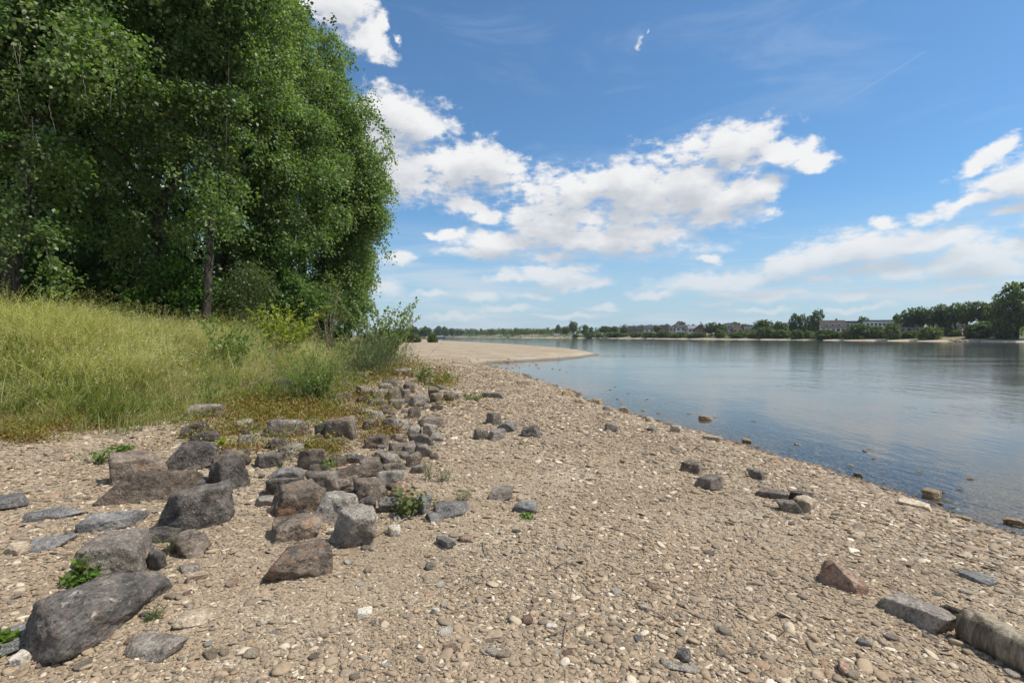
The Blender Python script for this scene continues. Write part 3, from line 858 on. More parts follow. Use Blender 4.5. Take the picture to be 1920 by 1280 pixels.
    (1161, 762, 1178, 774, 'T', .7, 0, 'small tan stone at the waterline'),
    (1210, 781, 1226, 794, 'T', .7, 0, 'pale cobble at the waterline left of the bulge'),
    (1213, 798, 1231, 810, 'M', .7, -20, 'dark stone on the gravel left of the waterline bulge'),
    (968, 712, 995, 722, 'T', .5, 0, 'pale low stone near the inner bend of the shore'),
]


def place_stone(i, e):
    x0, y0, x1, y1, k, fl, yaw, lab = e
    uc = (x0 + x1) / 2
    p = cast(uc, y1 - 1)
    if p[2] < ZW - 0.03:
        p = np.array([*wpt(uc, y1 - 1), ZW]); inw = True
    else:
        inw = False
    d = math.hypot(p[1], 0) or 1
    s = d / F
    th = math.atan2(CZ - p[2], p[1])
    w = (x1 - x0) * s; hh = (y1 - y0) * s
    dep = hh / (fl * math.cos(th) + math.sin(th))
    dep = min(dep, 1.35 * w)
    h = max((hh - dep * math.sin(th)) / math.cos(th), fl * dep * 0.8)
    dirv = np.array([p[0], p[1]]) / math.hypot(p[0], p[1])
    c = np.array([p[0], p[1]]) + dirv * dep * 0.5
    gz = min(H(*c), p[2] + 0.35 * h) if not inw else ZW
    rot = math.atan2(-p[0], p[1])
    yw = math.radians(yaw)
    # keep the seen width when the block is turned
    ca, sa = abs(math.cos(yw)), abs(math.sin(yw))
    W, Dp = w, dep
    if ca > sa:
        W = max((w - dep * sa * 0.75) / ca, 0.6 * w)
    sub = 5 if (x1 - x0) > 75 else 4 if (x1 - x0) > 28 else 3
    nm = 'boulder' if (x1 - x0) > 44 or (y1 - y0) > 30 else 'stone'
    if fl <= 0.35: nm = 'flat_stone'
    sink = 0.17 if not inw else 0.30
    W, Dp, h = (W * 1.14, Dp * 1.12, h * 1.10) if not inw else (W, Dp, h * .75)
    extra = 1 / (1 - sink)
    stone(nm, 100 + i, (c[0], c[1], gz), (W, Dp * 1.05, h * extra), rot + yw, MR[k], sub, 0.2 if k == 'P' else 1.0 if 0.4 <= fl <= 0.55 else 0.72, sink,
          (random.uniform(-.08, .08), random.uniform(-.08, .08)), label=lab, cat='rock', group='riprap stones scattered over the gravel beach')


for i, e in enumerate(RIPRAP):
    if e[4] == 'P' and e[0] == 1547: continue
    place_stone(i, e)


def pointed_slab():
    p = cast(1590, 1108); D, Fc = ico(5)
    pl = [((-1, 0, .25), .42), ((-.25, -1, .25), .30), ((.1, 1, .2), .5), ((.62, -.1, .75), .40), ((.8, -.55, .35), .52), ((0, 0, -1), .3), ((-.7, -.2, .75), .50), ((.2, .7, .7), .5), ((1, .1, 0), .75)]
    Nn = np.array([np.array(q[0]) / np.linalg.norm(q[0]) for q in pl]); dd = np.array([q[1] for q in pl])
    V = D / (((np.maximum(D @ Nn.T, 0) / dd) ** 60).sum(1) ** (1 / 60))[:, None]
    lo, hi = V.min(0), V.max(0); V = (V - (lo + hi) / 2) / (hi - lo) * np.array([.30, .17, .20])
    nn = np.array([[mnoise.noise(Vector((q[0] * 5, q[1] * 14, q[2] * 14))), mnoise.noise(Vector(q) * 30)] for q in V]); V = V + D * (nn @ np.array([.010, .005]))[:, None]
    o = obj('boulder', np_mesh('boulder', V, Fc, MR['P'], True), loc=(p[0] + .0, p[1] + .06, p[2] + .075), label='pinkish brown pointed slab with orange streaks at lower right', cat='rock', group='riprap stones scattered over the gravel beach')
    o.rotation_euler = (0, 0, math.radians(-28))


pointed_slab()

# the huge dark slab in the left foreground, lying from lower left to upper right
def hero_slab():
    r = np.random.default_rng(3)
    D, Fc = ico(5)
    # length along x, cut by hand-set planes
    pl = [((1, 0.15, -0.1), .47), ((0.85, -0.3, 0.55), .47), ((0.9, 0.5, 0.0), .49), ((-1, 0.1, 0.1), .5), ((-0.75, -0.35, 0.5), .52), ((0, 1, 0.1), .46), ((0.05, 0.35, 1), .47), ((0.0, -0.62, 0.80), .44),
          ((0.12, -1, -0.12), .47), ((0.35, -0.85, -0.3), .47), ((0, 0, -1), .5), ((-0.25, 0.25, 0.95), .49), ((0.45, 0.1, 0.9), .47)]
    Nn = np.array([np.array(p[0]) / np.linalg.norm(p[0]) for p in pl]); dd = np.array([p[1] for p in pl])
    q = np.maximum(D @ Nn.T, 0) / dd
    V = D / ((q ** 34).sum(1) ** (1 / 34))[:, None]
    lo, hi = V.min(0), V.max(0)
    dims = np.array([0.78, 0.40, 0.31])
    V = (V - (lo + hi) / 2) / (hi - lo) * dims
    o = Vector((7, 3, 1))
    tq = np.clip(V[:, 0] / dims[0] + .5, 0, 1) ** 1.4
    V[:, 1] = V[:, 1] * (1 - .50 * tq) + .05 * tq
    V[:, 2] = (V[:, 2] + dims[2] / 2) * (1 - .42 * tq) - dims[2] / 2
    nn = np.array([[mnoise.noise(Vector((p[0] * 5, p[1] * 8, p[2] * 8)) + o), mnoise.noise(Vector((p[0] * 14, p[1] * 20, p[2] * 20)) + o), mnoise.noise(Vector(p) * 48 + o), mnoise.noise(Vector((p[0] * 3.5, p[1] * 6, p[2] * 13)) + o)] for p in V])
    step = np.round(nn[:, 3] * 3) / 3
    V = V + D * ((nn[:, :3] @ np.array([0.020, 0.012, 0.006])) + step * 0.020)[:, None]
    me = np_mesh('boulder', V, Fc, MR['H'], True)
    a = cast(78, 1235); b = cast(292, 1120)
    c = (a + b) / 2
    yaw = math.atan2(b[1] - a[1], b[0] - a[0])
    o = obj('boulder', me, loc=(c[0] - 0.01, c[1] + 0.05, c[2] + 0.125), label='huge dark slab-like boulder with pale lichen spots in the lower left corner', cat='rock', group='riprap stones scattered over the gravel beach')
    o.rotation_euler = (math.radians(-6), math.radians(4), yaw)


hero_slab()

rm = {}
for k in 'DMBRG':
    rm[k] = []
    for j in range(4):
        V, Fc = rock_verts(500 + j + ord(k), (1.0, 0.8, 0.65), 3, 0.5)
        rm[k].append(np_mesh('rubble_stone', V, Fc, MR[k], True))
rr_ = random.Random(17)
for (uc, vc, ru, rv, n, lab) in [(640, 895, 110, 40, 34, 'small rubble stone wedged between boulders of the central pile'), (765, 815, 58, 50, 40, 'small rubble stone in the gaps of the right-hand heap'), (745, 740, 90, 18, 30, 'small rubble stone between stones of the rear row'),
                                 (540, 815, 90, 26, 24, 'small rubble stone among weeds at the grass edge'), (370, 880, 130, 30, 8, 'small rubble stone near the two dark boulders on the left'), (700, 775, 40, 20, 8, 'small rubble stone in the reddish weeds')]:
    for j in range(n):
        p = cast(uc + ru * rr_.uniform(-1, 1), vc + rv * rr_.uniform(-1, 1)); k = rr_.choice('DMMBBRG')
        sz = rr_.uniform(.11, .26) * (.55 + p[1] * .045)
        o = obj('rubble_stone', rm[k][j % 4], loc=(p[0], p[1], p[2] + sz * .14), label=lab.replace('small rubble', 'small ' + {'D': 'dark', 'M': 'grey', 'B': 'brown', 'R': 'rusty', 'G': 'pale'}[k] + ' rubble'), cat='stone', group='small rubble stones between the boulders')
        o.rotation_euler = (rr_.uniform(-.3, .3), rr_.uniform(-.3, .3), rr_.uniform(0, 6.28)); o.scale = (sz, sz * rr_.uniform(.8, 1.1), sz * rr_.uniform(.7, 1.1))
# loose cobbles that stand out of the gravel
COB = [('W', 'pale whitish cobble lying loose on the gravel', 34), ('T', 'tan cobble lying loose on the gravel', 38), ('C', 'grey brown cobble lying loose on the gravel', 30),
       ('S', 'flat bluish slate piece lying loose on the gravel', 12), ('P', 'reddish brown cobble lying loose on the gravel', 14)]
meshes = {}
for k, lab, n in COB:
    ms = []
    for j in range(5):
        V, Fc = rock_verts(900 + j + ord(k) * 7, (1.0, 0.75, 0.42 if k != 'S' else 0.22), 2, 0.2, 0.9, 9)
        ms.append(np_mesh('cobble', V, Fc, MR[k], True))
    for j in range(n):
        for _ in range(40):
            v = 720 + 555 * random.random() ** 0.8
            u = random.uniform(20, 1900)
            p = cast(u, v)
            z, s, fb, b = terrain(p[0], p[1], True)
            if s[0] > 0.25 and b[0] < -0.2 and p[1] < 14: break
        sz = random.uniform(0.045, 0.095) * (0.75 + p[1] * 0.07)
        zone = ('foreground' if v > 1050 else 'near beach' if v > 880 else 'middle beach') + (' on the left' if u < 640 else ' in the centre' if u < 1280 else ' on the right')
        o = obj('cobble', ms[j % 5], loc=(p[0], p[1], p[2] + sz * 0.12), label=lab.replace('lying loose on the gravel', 'on the gravel of the ' + zone), cat='cobble', group='loose cobbles on the gravel beach')
        o.rotation_euler = (random.uniform(-.15, .15), random.uniform(-.15, .15), random.uniform(0, 6.28)); o.scale = (sz,) * 3
# stones along the waterline and in the shallows
ms = []
for j in range(6):
    V, Fc = rock_verts(1400 + j, (1.0, 0.8, 0.55), 2, 0.3, 0.9, 10)
    ms.append((np_mesh('shore_stone', V, Fc, MR['A'], True), np_mesh('shore_stone', V, Fc, MR['T'], True)))
edge = [np.array(p) for p in SHORE[4:21]]
for j in range(120):
    k = random.randrange(len(edge) - 1)
    if random.random() < 0.75: k = min(k, 9)
    t = random.random(); q = edge[k] * (1 - t) + edge[k + 1] * t
    d = edge[k + 1] - edge[k]; nrm = np.array([d[1], -d[0]]) / np.linalg.norm(d)
    dist = float(np.hypot(*q)); off = random.uniform(-0.5, 1.6) * min(1 + dist / 22, 3)
    q = q + nrm * off
    s = float(sdist(q[None], NEAR)[0])
    inw = s < 0
    sz = random.uniform(0.06, 0.14) * (0.7 + 0.045 * min(dist, 40))
    z = max(H(*q), ZW - sz * 0.2)
    o = obj('shore_stone', ms[j % 6][0 if inw or random.random() < .4 else 1], loc=(q[0], q[1], z + sz * 0.08), cat='stone',
            label=('larger ' if sz > .16 else 'small ') + ('brown wet stone in the shallow water ' if inw else 'loose stone on the gravel beside the water ') + ('in the bay by the gravel spit' if dist > 24 else 'along the middle beach' if dist > 11 else 'at the right near the camera'), group='stones standing in the shallows' if inw else 'stones along the waterline')
    o.rotation_euler = (random.uniform(-.2, .2), random.uniform(-.2, .2), random.uniform(0, 6.28)); o.scale = (sz, sz, sz * random.uniform(.7, 1.1))


# ------------------------------------------------------------------ scattered ground stuff (instanced inside one object)
def scatter_tree(name):
    g = bpy.data.node_groups.new(name, 'GeometryNodeTree')
    g.interface.new_socket('Geometry', in_out='INPUT', socket_type='NodeSocketGeometry')
    g.interface.new_socket('Geometry', in_out='OUTPUT', socket_type='NodeSocketGeometry')
    N = NT(g)
    gi = N.n('NodeGroupInput'); go = N.n('NodeGroupOutput')

    def attr(nm, typ):
        nd = N.n('GeometryNodeInputNamedAttribute', data_type=typ); nd.inputs[0].default_value = nm
        return nd.outputs[0]
    cmp_ = N.n('FunctionNodeCompare', data_type='INT', operation='GREATER_EQUAL')
    N.link(attr('template', 'INT'), cmp_.inputs[2]); cmp_.inputs[3].default_value = 0
    sep = N.n('GeometryNodeSeparateGeometry', domain='POINT')
    N.link(gi.outputs[0], sep.inputs[0]); N.link(cmp_.outputs[0], sep.inputs[1])
    spl = N.n('GeometryNodeSplitToInstances', domain='POINT')
    N.link(sep.outputs[0], spl.inputs[0]); N.link(attr('template', 'INT'), spl.inputs['Group ID'])
    iop = N.n('GeometryNodeInstanceOnPoints')
    N.link(sep.outputs[1], iop.inputs['Points']); N.link(spl.outputs[0], iop.inputs['Instance'])
    iop.inputs['Pick Instance'].default_value = True
    N.link(attr('pick', 'INT'), iop.inputs['Instance Index'])
    e2r = N.n('FunctionNodeEulerToRotation'); N.link(attr('rot', 'FLOAT_VECTOR'), e2r.inputs[0])
    N.link(e2r.outputs[0], iop.inputs['Rotation']); N.link(attr('scl', 'FLOAT_VECTOR'), iop.inputs['Scale'])
    N.link(iop.outputs[0], go.inputs[0])
    return g


GN = scatter_tree('scatter_on_points')


def scatter(name, templates, pos, rot, scl, pick, m, smooth=True, **kw):
    """templates: list of (verts, faces, tint or None), instanced at pos"""
    vs, fs, tid, tint = [], [], [], []
    b = 0
    for i, (v, f, c) in enumerate(templates):
        vs.append(v); fs.append(np.asarray(f) + b); b += len(v)
        tid.append(np.full(len(v), i)); tint.append(c if c is not None else np.full((len(v), 3), 0.5))
    n = len(pos)
    vs.append(pos); tid.append(np.full(n, -1)); tint.append(np.zeros((n, 3)))
    z = np.zeros((b, 3)); z1 = np.ones((b, 3))
    attrs = {'template': ('INT', np.concatenate(tid).astype(np.int32)), 'pick': ('INT', np.concatenate([np.zeros(b), pick]).astype(np.int32)),
             'rot': ('FLOAT_VECTOR', np.vstack([z, rot]).astype(np.float32)), 'scl': ('FLOAT_VECTOR', np.vstack([z1, scl]).astype(np.float32))}
    me = np_mesh(name, np.vstack(vs), np.vstack(fs), m, smooth, cols=np.vstack(tint), attrs=attrs)
    o = obj(name, me, kind='stuff', **kw)
    md = o.modifiers.new('scatter', 'NODES'); md.node_group = GN
    return o


def gravel():
    r = np.random.default_rng(21)
    tmpl = []
    for j in range(18):
        flat = [0.24, 0.16, 0.42, 0.13, 0.28][j % 5]
        V, Fc = rock_verts(2000 + j, (1.0, r.uniform(.5, .85), flat), 2, 0.1, 0.8, 10 if j % 5 == 0 else 60, 0 if j % 5 == 0 else 4)
        tmpl.append((V, Fc, None))
    n = 760000
    rr = np.exp(r.uniform(math.log(1.55), math.log(46), n))
    aa = np.radians(r.uniform(-58, 68, n))
    x, y = rr * np.sin(aa), rr * np.cos(aa)
    z, s, fb, b = terrain(x, y, True)
    pat = np.array(wob(x * 0.8 + 3, y * 0.8)) + 0.6 * np.array(wob(x * 2.1, y * 2.1))
    keep = (s > -4.5) & (b < 0.6)
    coarse = np.clip(sstep(s, 2.6, 0.9) + sstep(x, -0.9, 0.5) * sstep(rr, 5.2, 3.2) + 0.5 * sstep(-x, 1.2, 2.6) * sstep(rr, 7, 4), 0, 1)
    dens = np.clip(0.66 + 0.22 * pat + 0.45 * coarse, 0.30, 1)
    dens = dens * sstep(rr, 46, 26) * np.where(s < 0, np.exp(np.minimum(s, 0) / 2.4), 1)
    keep &= r.random(n) < dens
    x, y, z, s, rr, pat, coarse = (q[keep] for q in (x, y, z, s, rr, pat, coarse))
    n = len(x)
    size = np.exp(r.normal(math.log(0.0128), 0.58, n)) * np.clip(rr / 4.2, 0.80, 5.0) * np.where(rr > 30, r.uniform(.4, 1, n), 1)
    size *= 1 + 0.36 * coarse
    size = np.minimum(size, 0.085 + 0.004 * rr)
    rot = np.stack([r.normal(0, .20, n), r.normal(0, .20, n), r.uniform(0, 6.28, n)], 1)
    scl = np.stack([size * r.uniform(.8, 1.3, n), size, size * r.uniform(.8, 1.2, n)], 1)
    pos = np.stack([x, y, z + size * 0.07], 1)
    scatter('gravel', tmpl, pos, rot, scl, r.integers(0, len(tmpl), n), MPEB, False)


gravel()


# ------------------------------------------------------------------ leaves, grass, trees
def leaf_quads(C, L, Wd, T, Nn):
    """diamond leaves: base C, along T, width across, facing Nn"""
    S = np.cross(T, Nn); S /= np.linalg.norm(S, axis=1)[:, None] + 1e-9
    n = len(C)
    V = np.empty((n, 4, 3))
    V[:, 0] = C; V[:, 1] = C + T * (L * 0.42)[:, None] + S * (Wd * .5)[:, None]
    V[:, 2] = C + T * L[:, None]; V[:, 3] = C + T * (L * 0.42)[:, None] - S * (Wd * .5)[:, None]
    V[:, 1:4:2] += (Nn * (Wd * 0.16)[:, None])[:, None]
    return V.reshape(-1, 3), np.arange(n * 4).reshape(n, 4)


def unit(a):
    return a / (np.linalg.norm(a, axis=1)[:, None] + 1e-9)


def crown_mesh(name, lobes, ncl, nleaf, cr, leaf, m, seed, droop=0.5, shell=0.45, tint=(0.45, 0.22), gap=0.0, asp=0.75, sub=0):
    """lobes: (centre, radii). leaves sit on drooping sprays, the sprays crowd the outside of the lobes"""
    r = np.random.default_rng(seed)
    Cn = np.array([l[0] for l in lobes]); Rd = np.array([l[1] for l in lobes])
    wgt = (Rd[:, 0] * Rd[:, 1] * Rd[:, 2]) ** 0.72; wgt /= wgt.sum()
    if sub:
        kk = np.concatenate([np.repeat(np.arange(len(lobes)), 3), r.choice(len(lobes), int(len(lobes) * sub), p=wgt)])
        dd = unit(r.normal(0, 1, (len(kk), 3)))
        sc = Cn[kk] + dd * Rd[kk] * r.uniform(.55, .9, (len(kk), 1))
        f = r.uniform(.25, .45, (len(kk), 1)); mr = Rd[kk].mean(1, keepdims=True)
        Rd = np.maximum(Rd[kk] * f, 0.6 * mr * f) * np.array([1.1, 1.1, .8]); Cn = sc
        wgt = (Rd[:, 0] * Rd[:, 1] * Rd[:, 2]) ** 0.68; wgt /= wgt.sum()
        lobes = Cn
    k = r.choice(len(lobes), ncl, p=wgt)
    d = unit(r.normal(0, 1, (ncl, 3)) + np.array([0, 0, .25 if sub else 0]))
    rad = np.where(r.random(ncl) < shell, r.uniform(0.8, 1.02, ncl), r.uniform(0.2, 1.0, ncl) ** 0.5)
    c = Cn[k] + d * rad[:, None] * Rd[k]
    if gap > 0:
        q = np.sin(c[:, 0] * 1.9 / gap + 1.3 * seed) * np.sin(c[:, 1] * 1.7 / gap) + np.sin(c[:, 2] * 2.1 / gap + seed)
        keep = q > -0.62 - 0.5 * r.random(ncl)
        c, d, k = c[keep], d[keep], k[keep]
        ncl = len(c)
    tw = unit(d / Rd[k] * Rd[k].mean() + r.normal(0, .5, (ncl, 3)) + np.array([0, 0, -droop]))
    ctint = r.normal(tint[0], tint[1], ncl); csz = r.uniform(.72, 1.4, ncl)
    idx = np.repeat(np.arange(ncl), nleaf)
    n = len(idx)
    along = r.uniform(-1, 1, n)
    P = c[idx] + tw[idx] * (along * cr)[:, None] + r.normal(0, cr * .36, (n, 3))
    P[:, 2] -= droop * 0.25 * cr * (along + 1) ** 2
    T = unit(tw[idx] * .7 + r.normal(0, .7, (n, 3)) + np.array([0, 0, -.45 * droop]))
    Nn = unit(r.normal(0, .75, (n, 3)) + np.array([0, 0, .8]) + d[idx] * .45)
    Nn = unit(Nn - T * (Nn * T).sum(1)[:, None])
    L = leaf * r.uniform(.7, 1.3, n) * csz[idx]
    V, Fc = leaf_quads(P, L, L * asp, T, Nn)
    tn = np.clip(ctint[idx] + r.normal(0, .18, n), 0, 1)
    cols = np.repeat(tn, 4)[:, None] * np.ones(3)
    return np_mesh(name, V, Fc, m, False, cols=cols)


def curve_pts(pts, n=8):
    """smooth polyline through the control points"""
    pts = [np.array(p, float) for p in pts]
    if len(pts) < 3:
        return [pts[0] * (1 - t) + pts[-1] * t for t in np.linspace(0, 1, n)]
    P = [2 * pts[0] - pts[1]] + pts + [2 * pts[-1] - pts[-2]]
    out = []
    for i in range(len(pts) - 1):
        p0, p1, p2, p3 = P[i:i + 4]
        for t in np.linspace(0, 1, n, endpoint=False):
            out.append(0.5 * (2 * p1 + (p2 - p0) * t + (2 * p0 - 5 * p1 + 4 * p2 - p3) * t * t + (3 * p1 - p0 - 3 * p2 + p3) * t ** 3))
    out.append(pts[-1])
    return out


def limb(parent, name, pts, r0, r1, m, org, n=9, jit=0.0):
    pp = curve_pts(pts, 6)
    rnd = random.Random(int(abs(pts[0][0]) * 1000))
    pp = [p + np.array([rnd.gauss(0, jit), rnd.gauss(0, jit), 0]) for p in pp]
    rad = [r0 + (r1 - r0) * i / (len(pp) - 1) for i in range(len(pp))]
    if name == 'trunk': rad[0] *= 1.35; rad[1] *= 1.12
    mb = MB(); mb.tube([p - org for p in pp], rad, n, wob=0.16, rnd=rnd)
    return obj(name, mb.mesh(name, m, True), parent)


def big_tree(name, label, trunk_px, depth, r0, lobes_px, limbs_px, seed, ncl, leaf=0.115, m='poplar', nleaf=34, cr=0.42, gap=1.0, droop=0.85, tint=(0.55, 0.22), group='tall trees of the wood on the left bank', bark=None, cat='tree', autolimb=7, r1=None):
    base = at(*trunk_px[0], depth); base[2] = H(base[0], base[1]) - 0.15
    t = empty(name, base, label=label, cat=cat, group=group)
    tp = [base] + [at(u, v, depth + 0.15 * i) for i, (u, v) in enumerate(trunk_px[1:])]
    bark = bark or MBARK
    limb(t, 'trunk', tp, r0, r1 or r0 * 0.35, bark, base, 12, 0.03)
    s = depth / F
    lobes = []
    for lb in lobes_px:
        u, v, ru, rv = lb[:4]; dz = lb[4] if len(lb) > 4 else 0.0; rd = lb[5] if len(lb) > 5 else (ru + rv) / 2 * s
        dd = depth + dz
        lobes.append((at(u, v, dd), np.array([ru * dd / F, rd, rv * dd / F])))
    for lp in limbs_px:
        limb(t, 'branch', [at(u, v, depth + (q[0] if q else 0.0)) for (u, v, *q) in lp], r0 * .42, r0 * .07, bark, base, 7, 0.02)
    rnd = random.Random(seed)
    for j in range(autolimb):
        c, R = lobes[rnd.randrange(len(lobes))]
        k = rnd.uniform(0.35, 0.95); ip = int(k * (len(tp) - 1)); st = np.array(tp[ip]) * (1 - (k * (len(tp) - 1) - ip)) + np.array(tp[min(ip + 1, len(tp) - 1)]) * (k * (len(tp) - 1) - ip)
        en = np.array(c) + R * np.array([rnd.uniform(-.6, .6), rnd.uniform(-.7, .5), rnd.uniform(-.3, .7)])
        mid = (st + en) / 2 + np.array([0, 0, 0.12 * np.linalg.norm(en - st)])
        limb(t, 'branch', [st, mid, en], r0 * .30, r0 * .05, bark, base, 6, 0.02)
    lobes = [(np.array(c) - base, R) for c, R in lobes]
    me = crown_mesh('crown', lobes, int(ncl * 1.2), nleaf, cr, leaf, ML[m], seed, droop, 0.6, tint, 0, sub=8 if m == 'poplar' else 0)
    obj('crown', me, t, kind='stuff')
    return t


big_tree('poplar_tree', 'broad leafy tree with a thick dark trunk at the far left edge', [(12, 585), (22, 450), (48, 330), (85, 180), (120, 40), (140, -120)], 17.5, 0.27,
         [(60, 60, 130, 110), (100, 210, 120, 85), (-70, 120, 150, 150), (40, -110, 170, 110), (180, 130, 90, 90, -1), (-30, 300, 95, 60, 1), (130, 320, 60, 45, 0.5), (-120, 350, 90, 80), (95, 440, 50, 50, .3), (-40, 430, 60, 50), (15, 490, 60, 50, -1.3), (45, 300, 75, 50, -1.4), (70, 520, 50, 35, -1.0), (75, 390, 70, 50, -1.2), (-20, 380, 60, 60, -1.2), (190, -40, 110, 90)],
         [[(40, 360), (70, 300), (110, 270), (150, 262)], [(70, 240), (20, 170), (-30, 120)]], 31, 1750, 0.125, autolimb=8, tint=(.55, .22), gap=1.1)
big_tree('poplar_tree', 'tall tree whose thick leaning trunk forks to the right above the bushes', [(262, 590), (285, 480), (298, 400), (345, 300), (398, 215), (430, 90), (440, -80)], 21.0, 0.28,
         [(300, 60, 130, 105), (240, 190, 120, 90), (350, 210, 90, 70, -1.5), (280, -120, 170, 120), (400, -10, 100, 100), (220, 320, 90, 60), (330, 340, 70, 45, -1), (160, 60, 90, 90), (230, 440, 75, 50, -.6), (340, 450, 55, 40, .5), (180, 400, 70, 50), (295, 430, 60, 45, -1.4), (265, 510, 50, 36, -1.4), (355, 395, 50, 40, -1)],
         [[(298, 410), (270, 340), (215, 280), (170, 250)], [(345, 300), (330, 230), (300, 170)], [(290, 470), (330, 420), (360, 400)]], 32, 1750, 0.125, tint=(.55, .22), gap=1.1)
big_tree('poplar_tree', 'slender straight grey trunk rising from the grass edge into the leaves', [(389, 600), (391, 500), (398, 400), (402, 290), (412, 150), (430, 0), (440, -100)], 19.5, 0.17,
         [(430, 130, 100, 100), (450, 10, 105, 95), (400, 240, 80, 60), (395, 420, 52, 42, -1.0), (410, 350, 50, 40, -1.0), (365, 330, 46, 36, -.8), (380, -110, 150, 100), (480, -90, 90, 90), (500, 130, 75, 80, 2), (440, 330, 60, 45, 1)],
         [[(398, 400), (430, 340), (470, 310)], [(402, 300), (380, 230), (350, 180)]], 33, 1250, 0.12, gap=1.0)
big_tree('poplar_tree', 'tree with long sweeping limbs reaching right in the middle of the wood', [(425, 600), (415, 500), (425, 420), (445, 330), (470, 220), (495, 100), (500, 0)], 25.0, 0.26,
         [(530, 160, 85, 95), (545, 290, 95, 85), (500, 360, 80, 60, -1), (570, 400, 75, 70), (510, 70, 70, 85), (480, 250, 80, 90), (520, 470, 65, 55), (450, 440, 70, 50, -1), (525, -40, 55, 60)],
         [[(420, 450), (450, 380), (490, 345), (535, 335)], [(425, 420), (470, 372), (520, 360), (560, 370)], [(445, 330), (500, 270), (545, 250)]], 34, 1900, 0.12, gap=1.2)
big_tree('poplar_tree', 'poplar on the right of the wood with a tall pale green crown against clouds', [(560, 600), (565, 520), (575, 420), (580, 300), (590, 180), (600, 90)], 31.0, 0.30,
         [(600, 110, 42, 48), (590, 200, 75, 62), (640, 230, 58, 56), (620, 310, 92, 70), (672, 330, 52, 72), (655, 410, 72, 62), (690, 395, 40, 70), (580, 400, 80, 80), (630, 480, 62, 52), (720, 448, 15, 34), (708, 415, 24, 30), (560, 260, 70, 90), (590, 520, 60, 50), (612, 80, 34, 26), (668, 195, 30, 30), (648, 530, 46, 55), (672, 480, 30, 50), (728, 288, 14, 13), (726, 362, 15, 18), (700, 214, 18, 14), (652, 96, 18, 16), (690, 176, 13, 11), (716, 250, 14, 12), (640, 130, 20, 20)],
         [[(575, 420), (620, 360), (670, 330), (705, 310)], [(580, 350), (640, 400), (690, 410), (718, 440)], [(585, 250), (620, 200), (650, 180)]], 35, 3000, 0.13, cr=0.48, gap=1.3, tint=(.66, .2))
big_tree('poplar_tree', 'tree farthest along the bank, its low crown ending above the young shrub', [(650, 612), (652, 560), (655, 480), (660, 400)], 43.0, 0.28,
         [(655, 515, 42, 55), (662, 440, 36, 70), (640, 565, 50, 38), (672, 565, 26, 40), (640, 380, 60, 60), (680, 510, 16, 44)], [[(655, 500), (672, 470), (684, 450)]], 36, 1700, 0.15, cr=0.55, gap=1.3)
rt = random.Random(8)
for nm, dd, (ua, ub), (va, vb), cnt in (('poplar_tree', 15.0, (20, 230), (20, 260), 9), ('poplar_tree.001', 18.6, (170, 330), (60, 330), 8)):
    tr = bpy.data.objects[nm]; org = np.array(tr.location)
    for j in range(cnt):
        u, v = rt.uniform(ua, ub), rt.uniform(va, vb); dv = rt.uniform(40, 90); du = rt.uniform(-6, 26)
        limb(tr, 'dead_twig', [at(u, v, dd + .4), at(u + du * .3, v + dv * .5, dd), at(u + du, v + dv, dd - .2)], .009, .003, MBARKL, org, 5, .01)
# darker trees standing behind
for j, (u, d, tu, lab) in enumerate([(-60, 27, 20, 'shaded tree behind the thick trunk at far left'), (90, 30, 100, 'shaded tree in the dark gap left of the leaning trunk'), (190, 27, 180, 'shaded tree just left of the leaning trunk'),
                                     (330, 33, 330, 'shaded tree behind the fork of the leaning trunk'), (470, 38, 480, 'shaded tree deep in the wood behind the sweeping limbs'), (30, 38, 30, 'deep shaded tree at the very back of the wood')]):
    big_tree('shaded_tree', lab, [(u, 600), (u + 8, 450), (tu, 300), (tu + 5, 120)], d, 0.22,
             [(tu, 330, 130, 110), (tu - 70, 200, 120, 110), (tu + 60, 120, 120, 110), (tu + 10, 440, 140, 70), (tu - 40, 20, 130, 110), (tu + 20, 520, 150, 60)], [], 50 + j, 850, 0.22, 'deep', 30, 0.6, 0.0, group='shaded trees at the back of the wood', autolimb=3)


def shrub(name, label, u, v, depth, lobes_px, seed, ncl, leaf, m, nleaf=26, cr=0.22, droop=0.1, stems=5, group=None, cat='shrub', gap=0.0, asp=0.7, stemmat=None, sr=0.018, tint=(.5, .2), rdk=1.0, shell=0.45):
    b = at(u, v, depth); b[2] = H(b[0], b[1]) - 0.03
    t = empty(name, b, label=label, cat=cat, group=group)
    lobes = []
    for (lu, lv, ru, rv, *q) in lobes_px:
        dd = depth + (q[0] if q else 0)
        lobes.append((at(lu, lv, dd), np.array([ru * dd / F, (ru + rv) / 2 * dd / F * rdk, rv * dd / F])))
    rnd = random.Random(seed)
    for j in range(stems):
        c, R = lobes[j % len(lobes)]
        en = np.array(c) + R * np.array([rnd.uniform(-.7, .7), rnd.uniform(-.7, .7), rnd.uniform(-.2, .85)])
        st = b + np.array([rnd.uniform(-.1, .1), rnd.uniform(-.1, .1), 0])
        mid = (st + en) / 2 + np.array([0, 0, .1])
        limb(t, 'stem', [st, mid, en], sr, sr * .3, stemmat or MBARK, b, 5)
    obj('foliage', crown_mesh('foliage', [(np.array(c) - b, R) for c, R in lobes], ncl, nleaf, cr, leaf, ML[m], seed, droop, shell, tint, gap, asp, sub=5 if ncl > 400 else 0), t, kind='stuff')
    return t


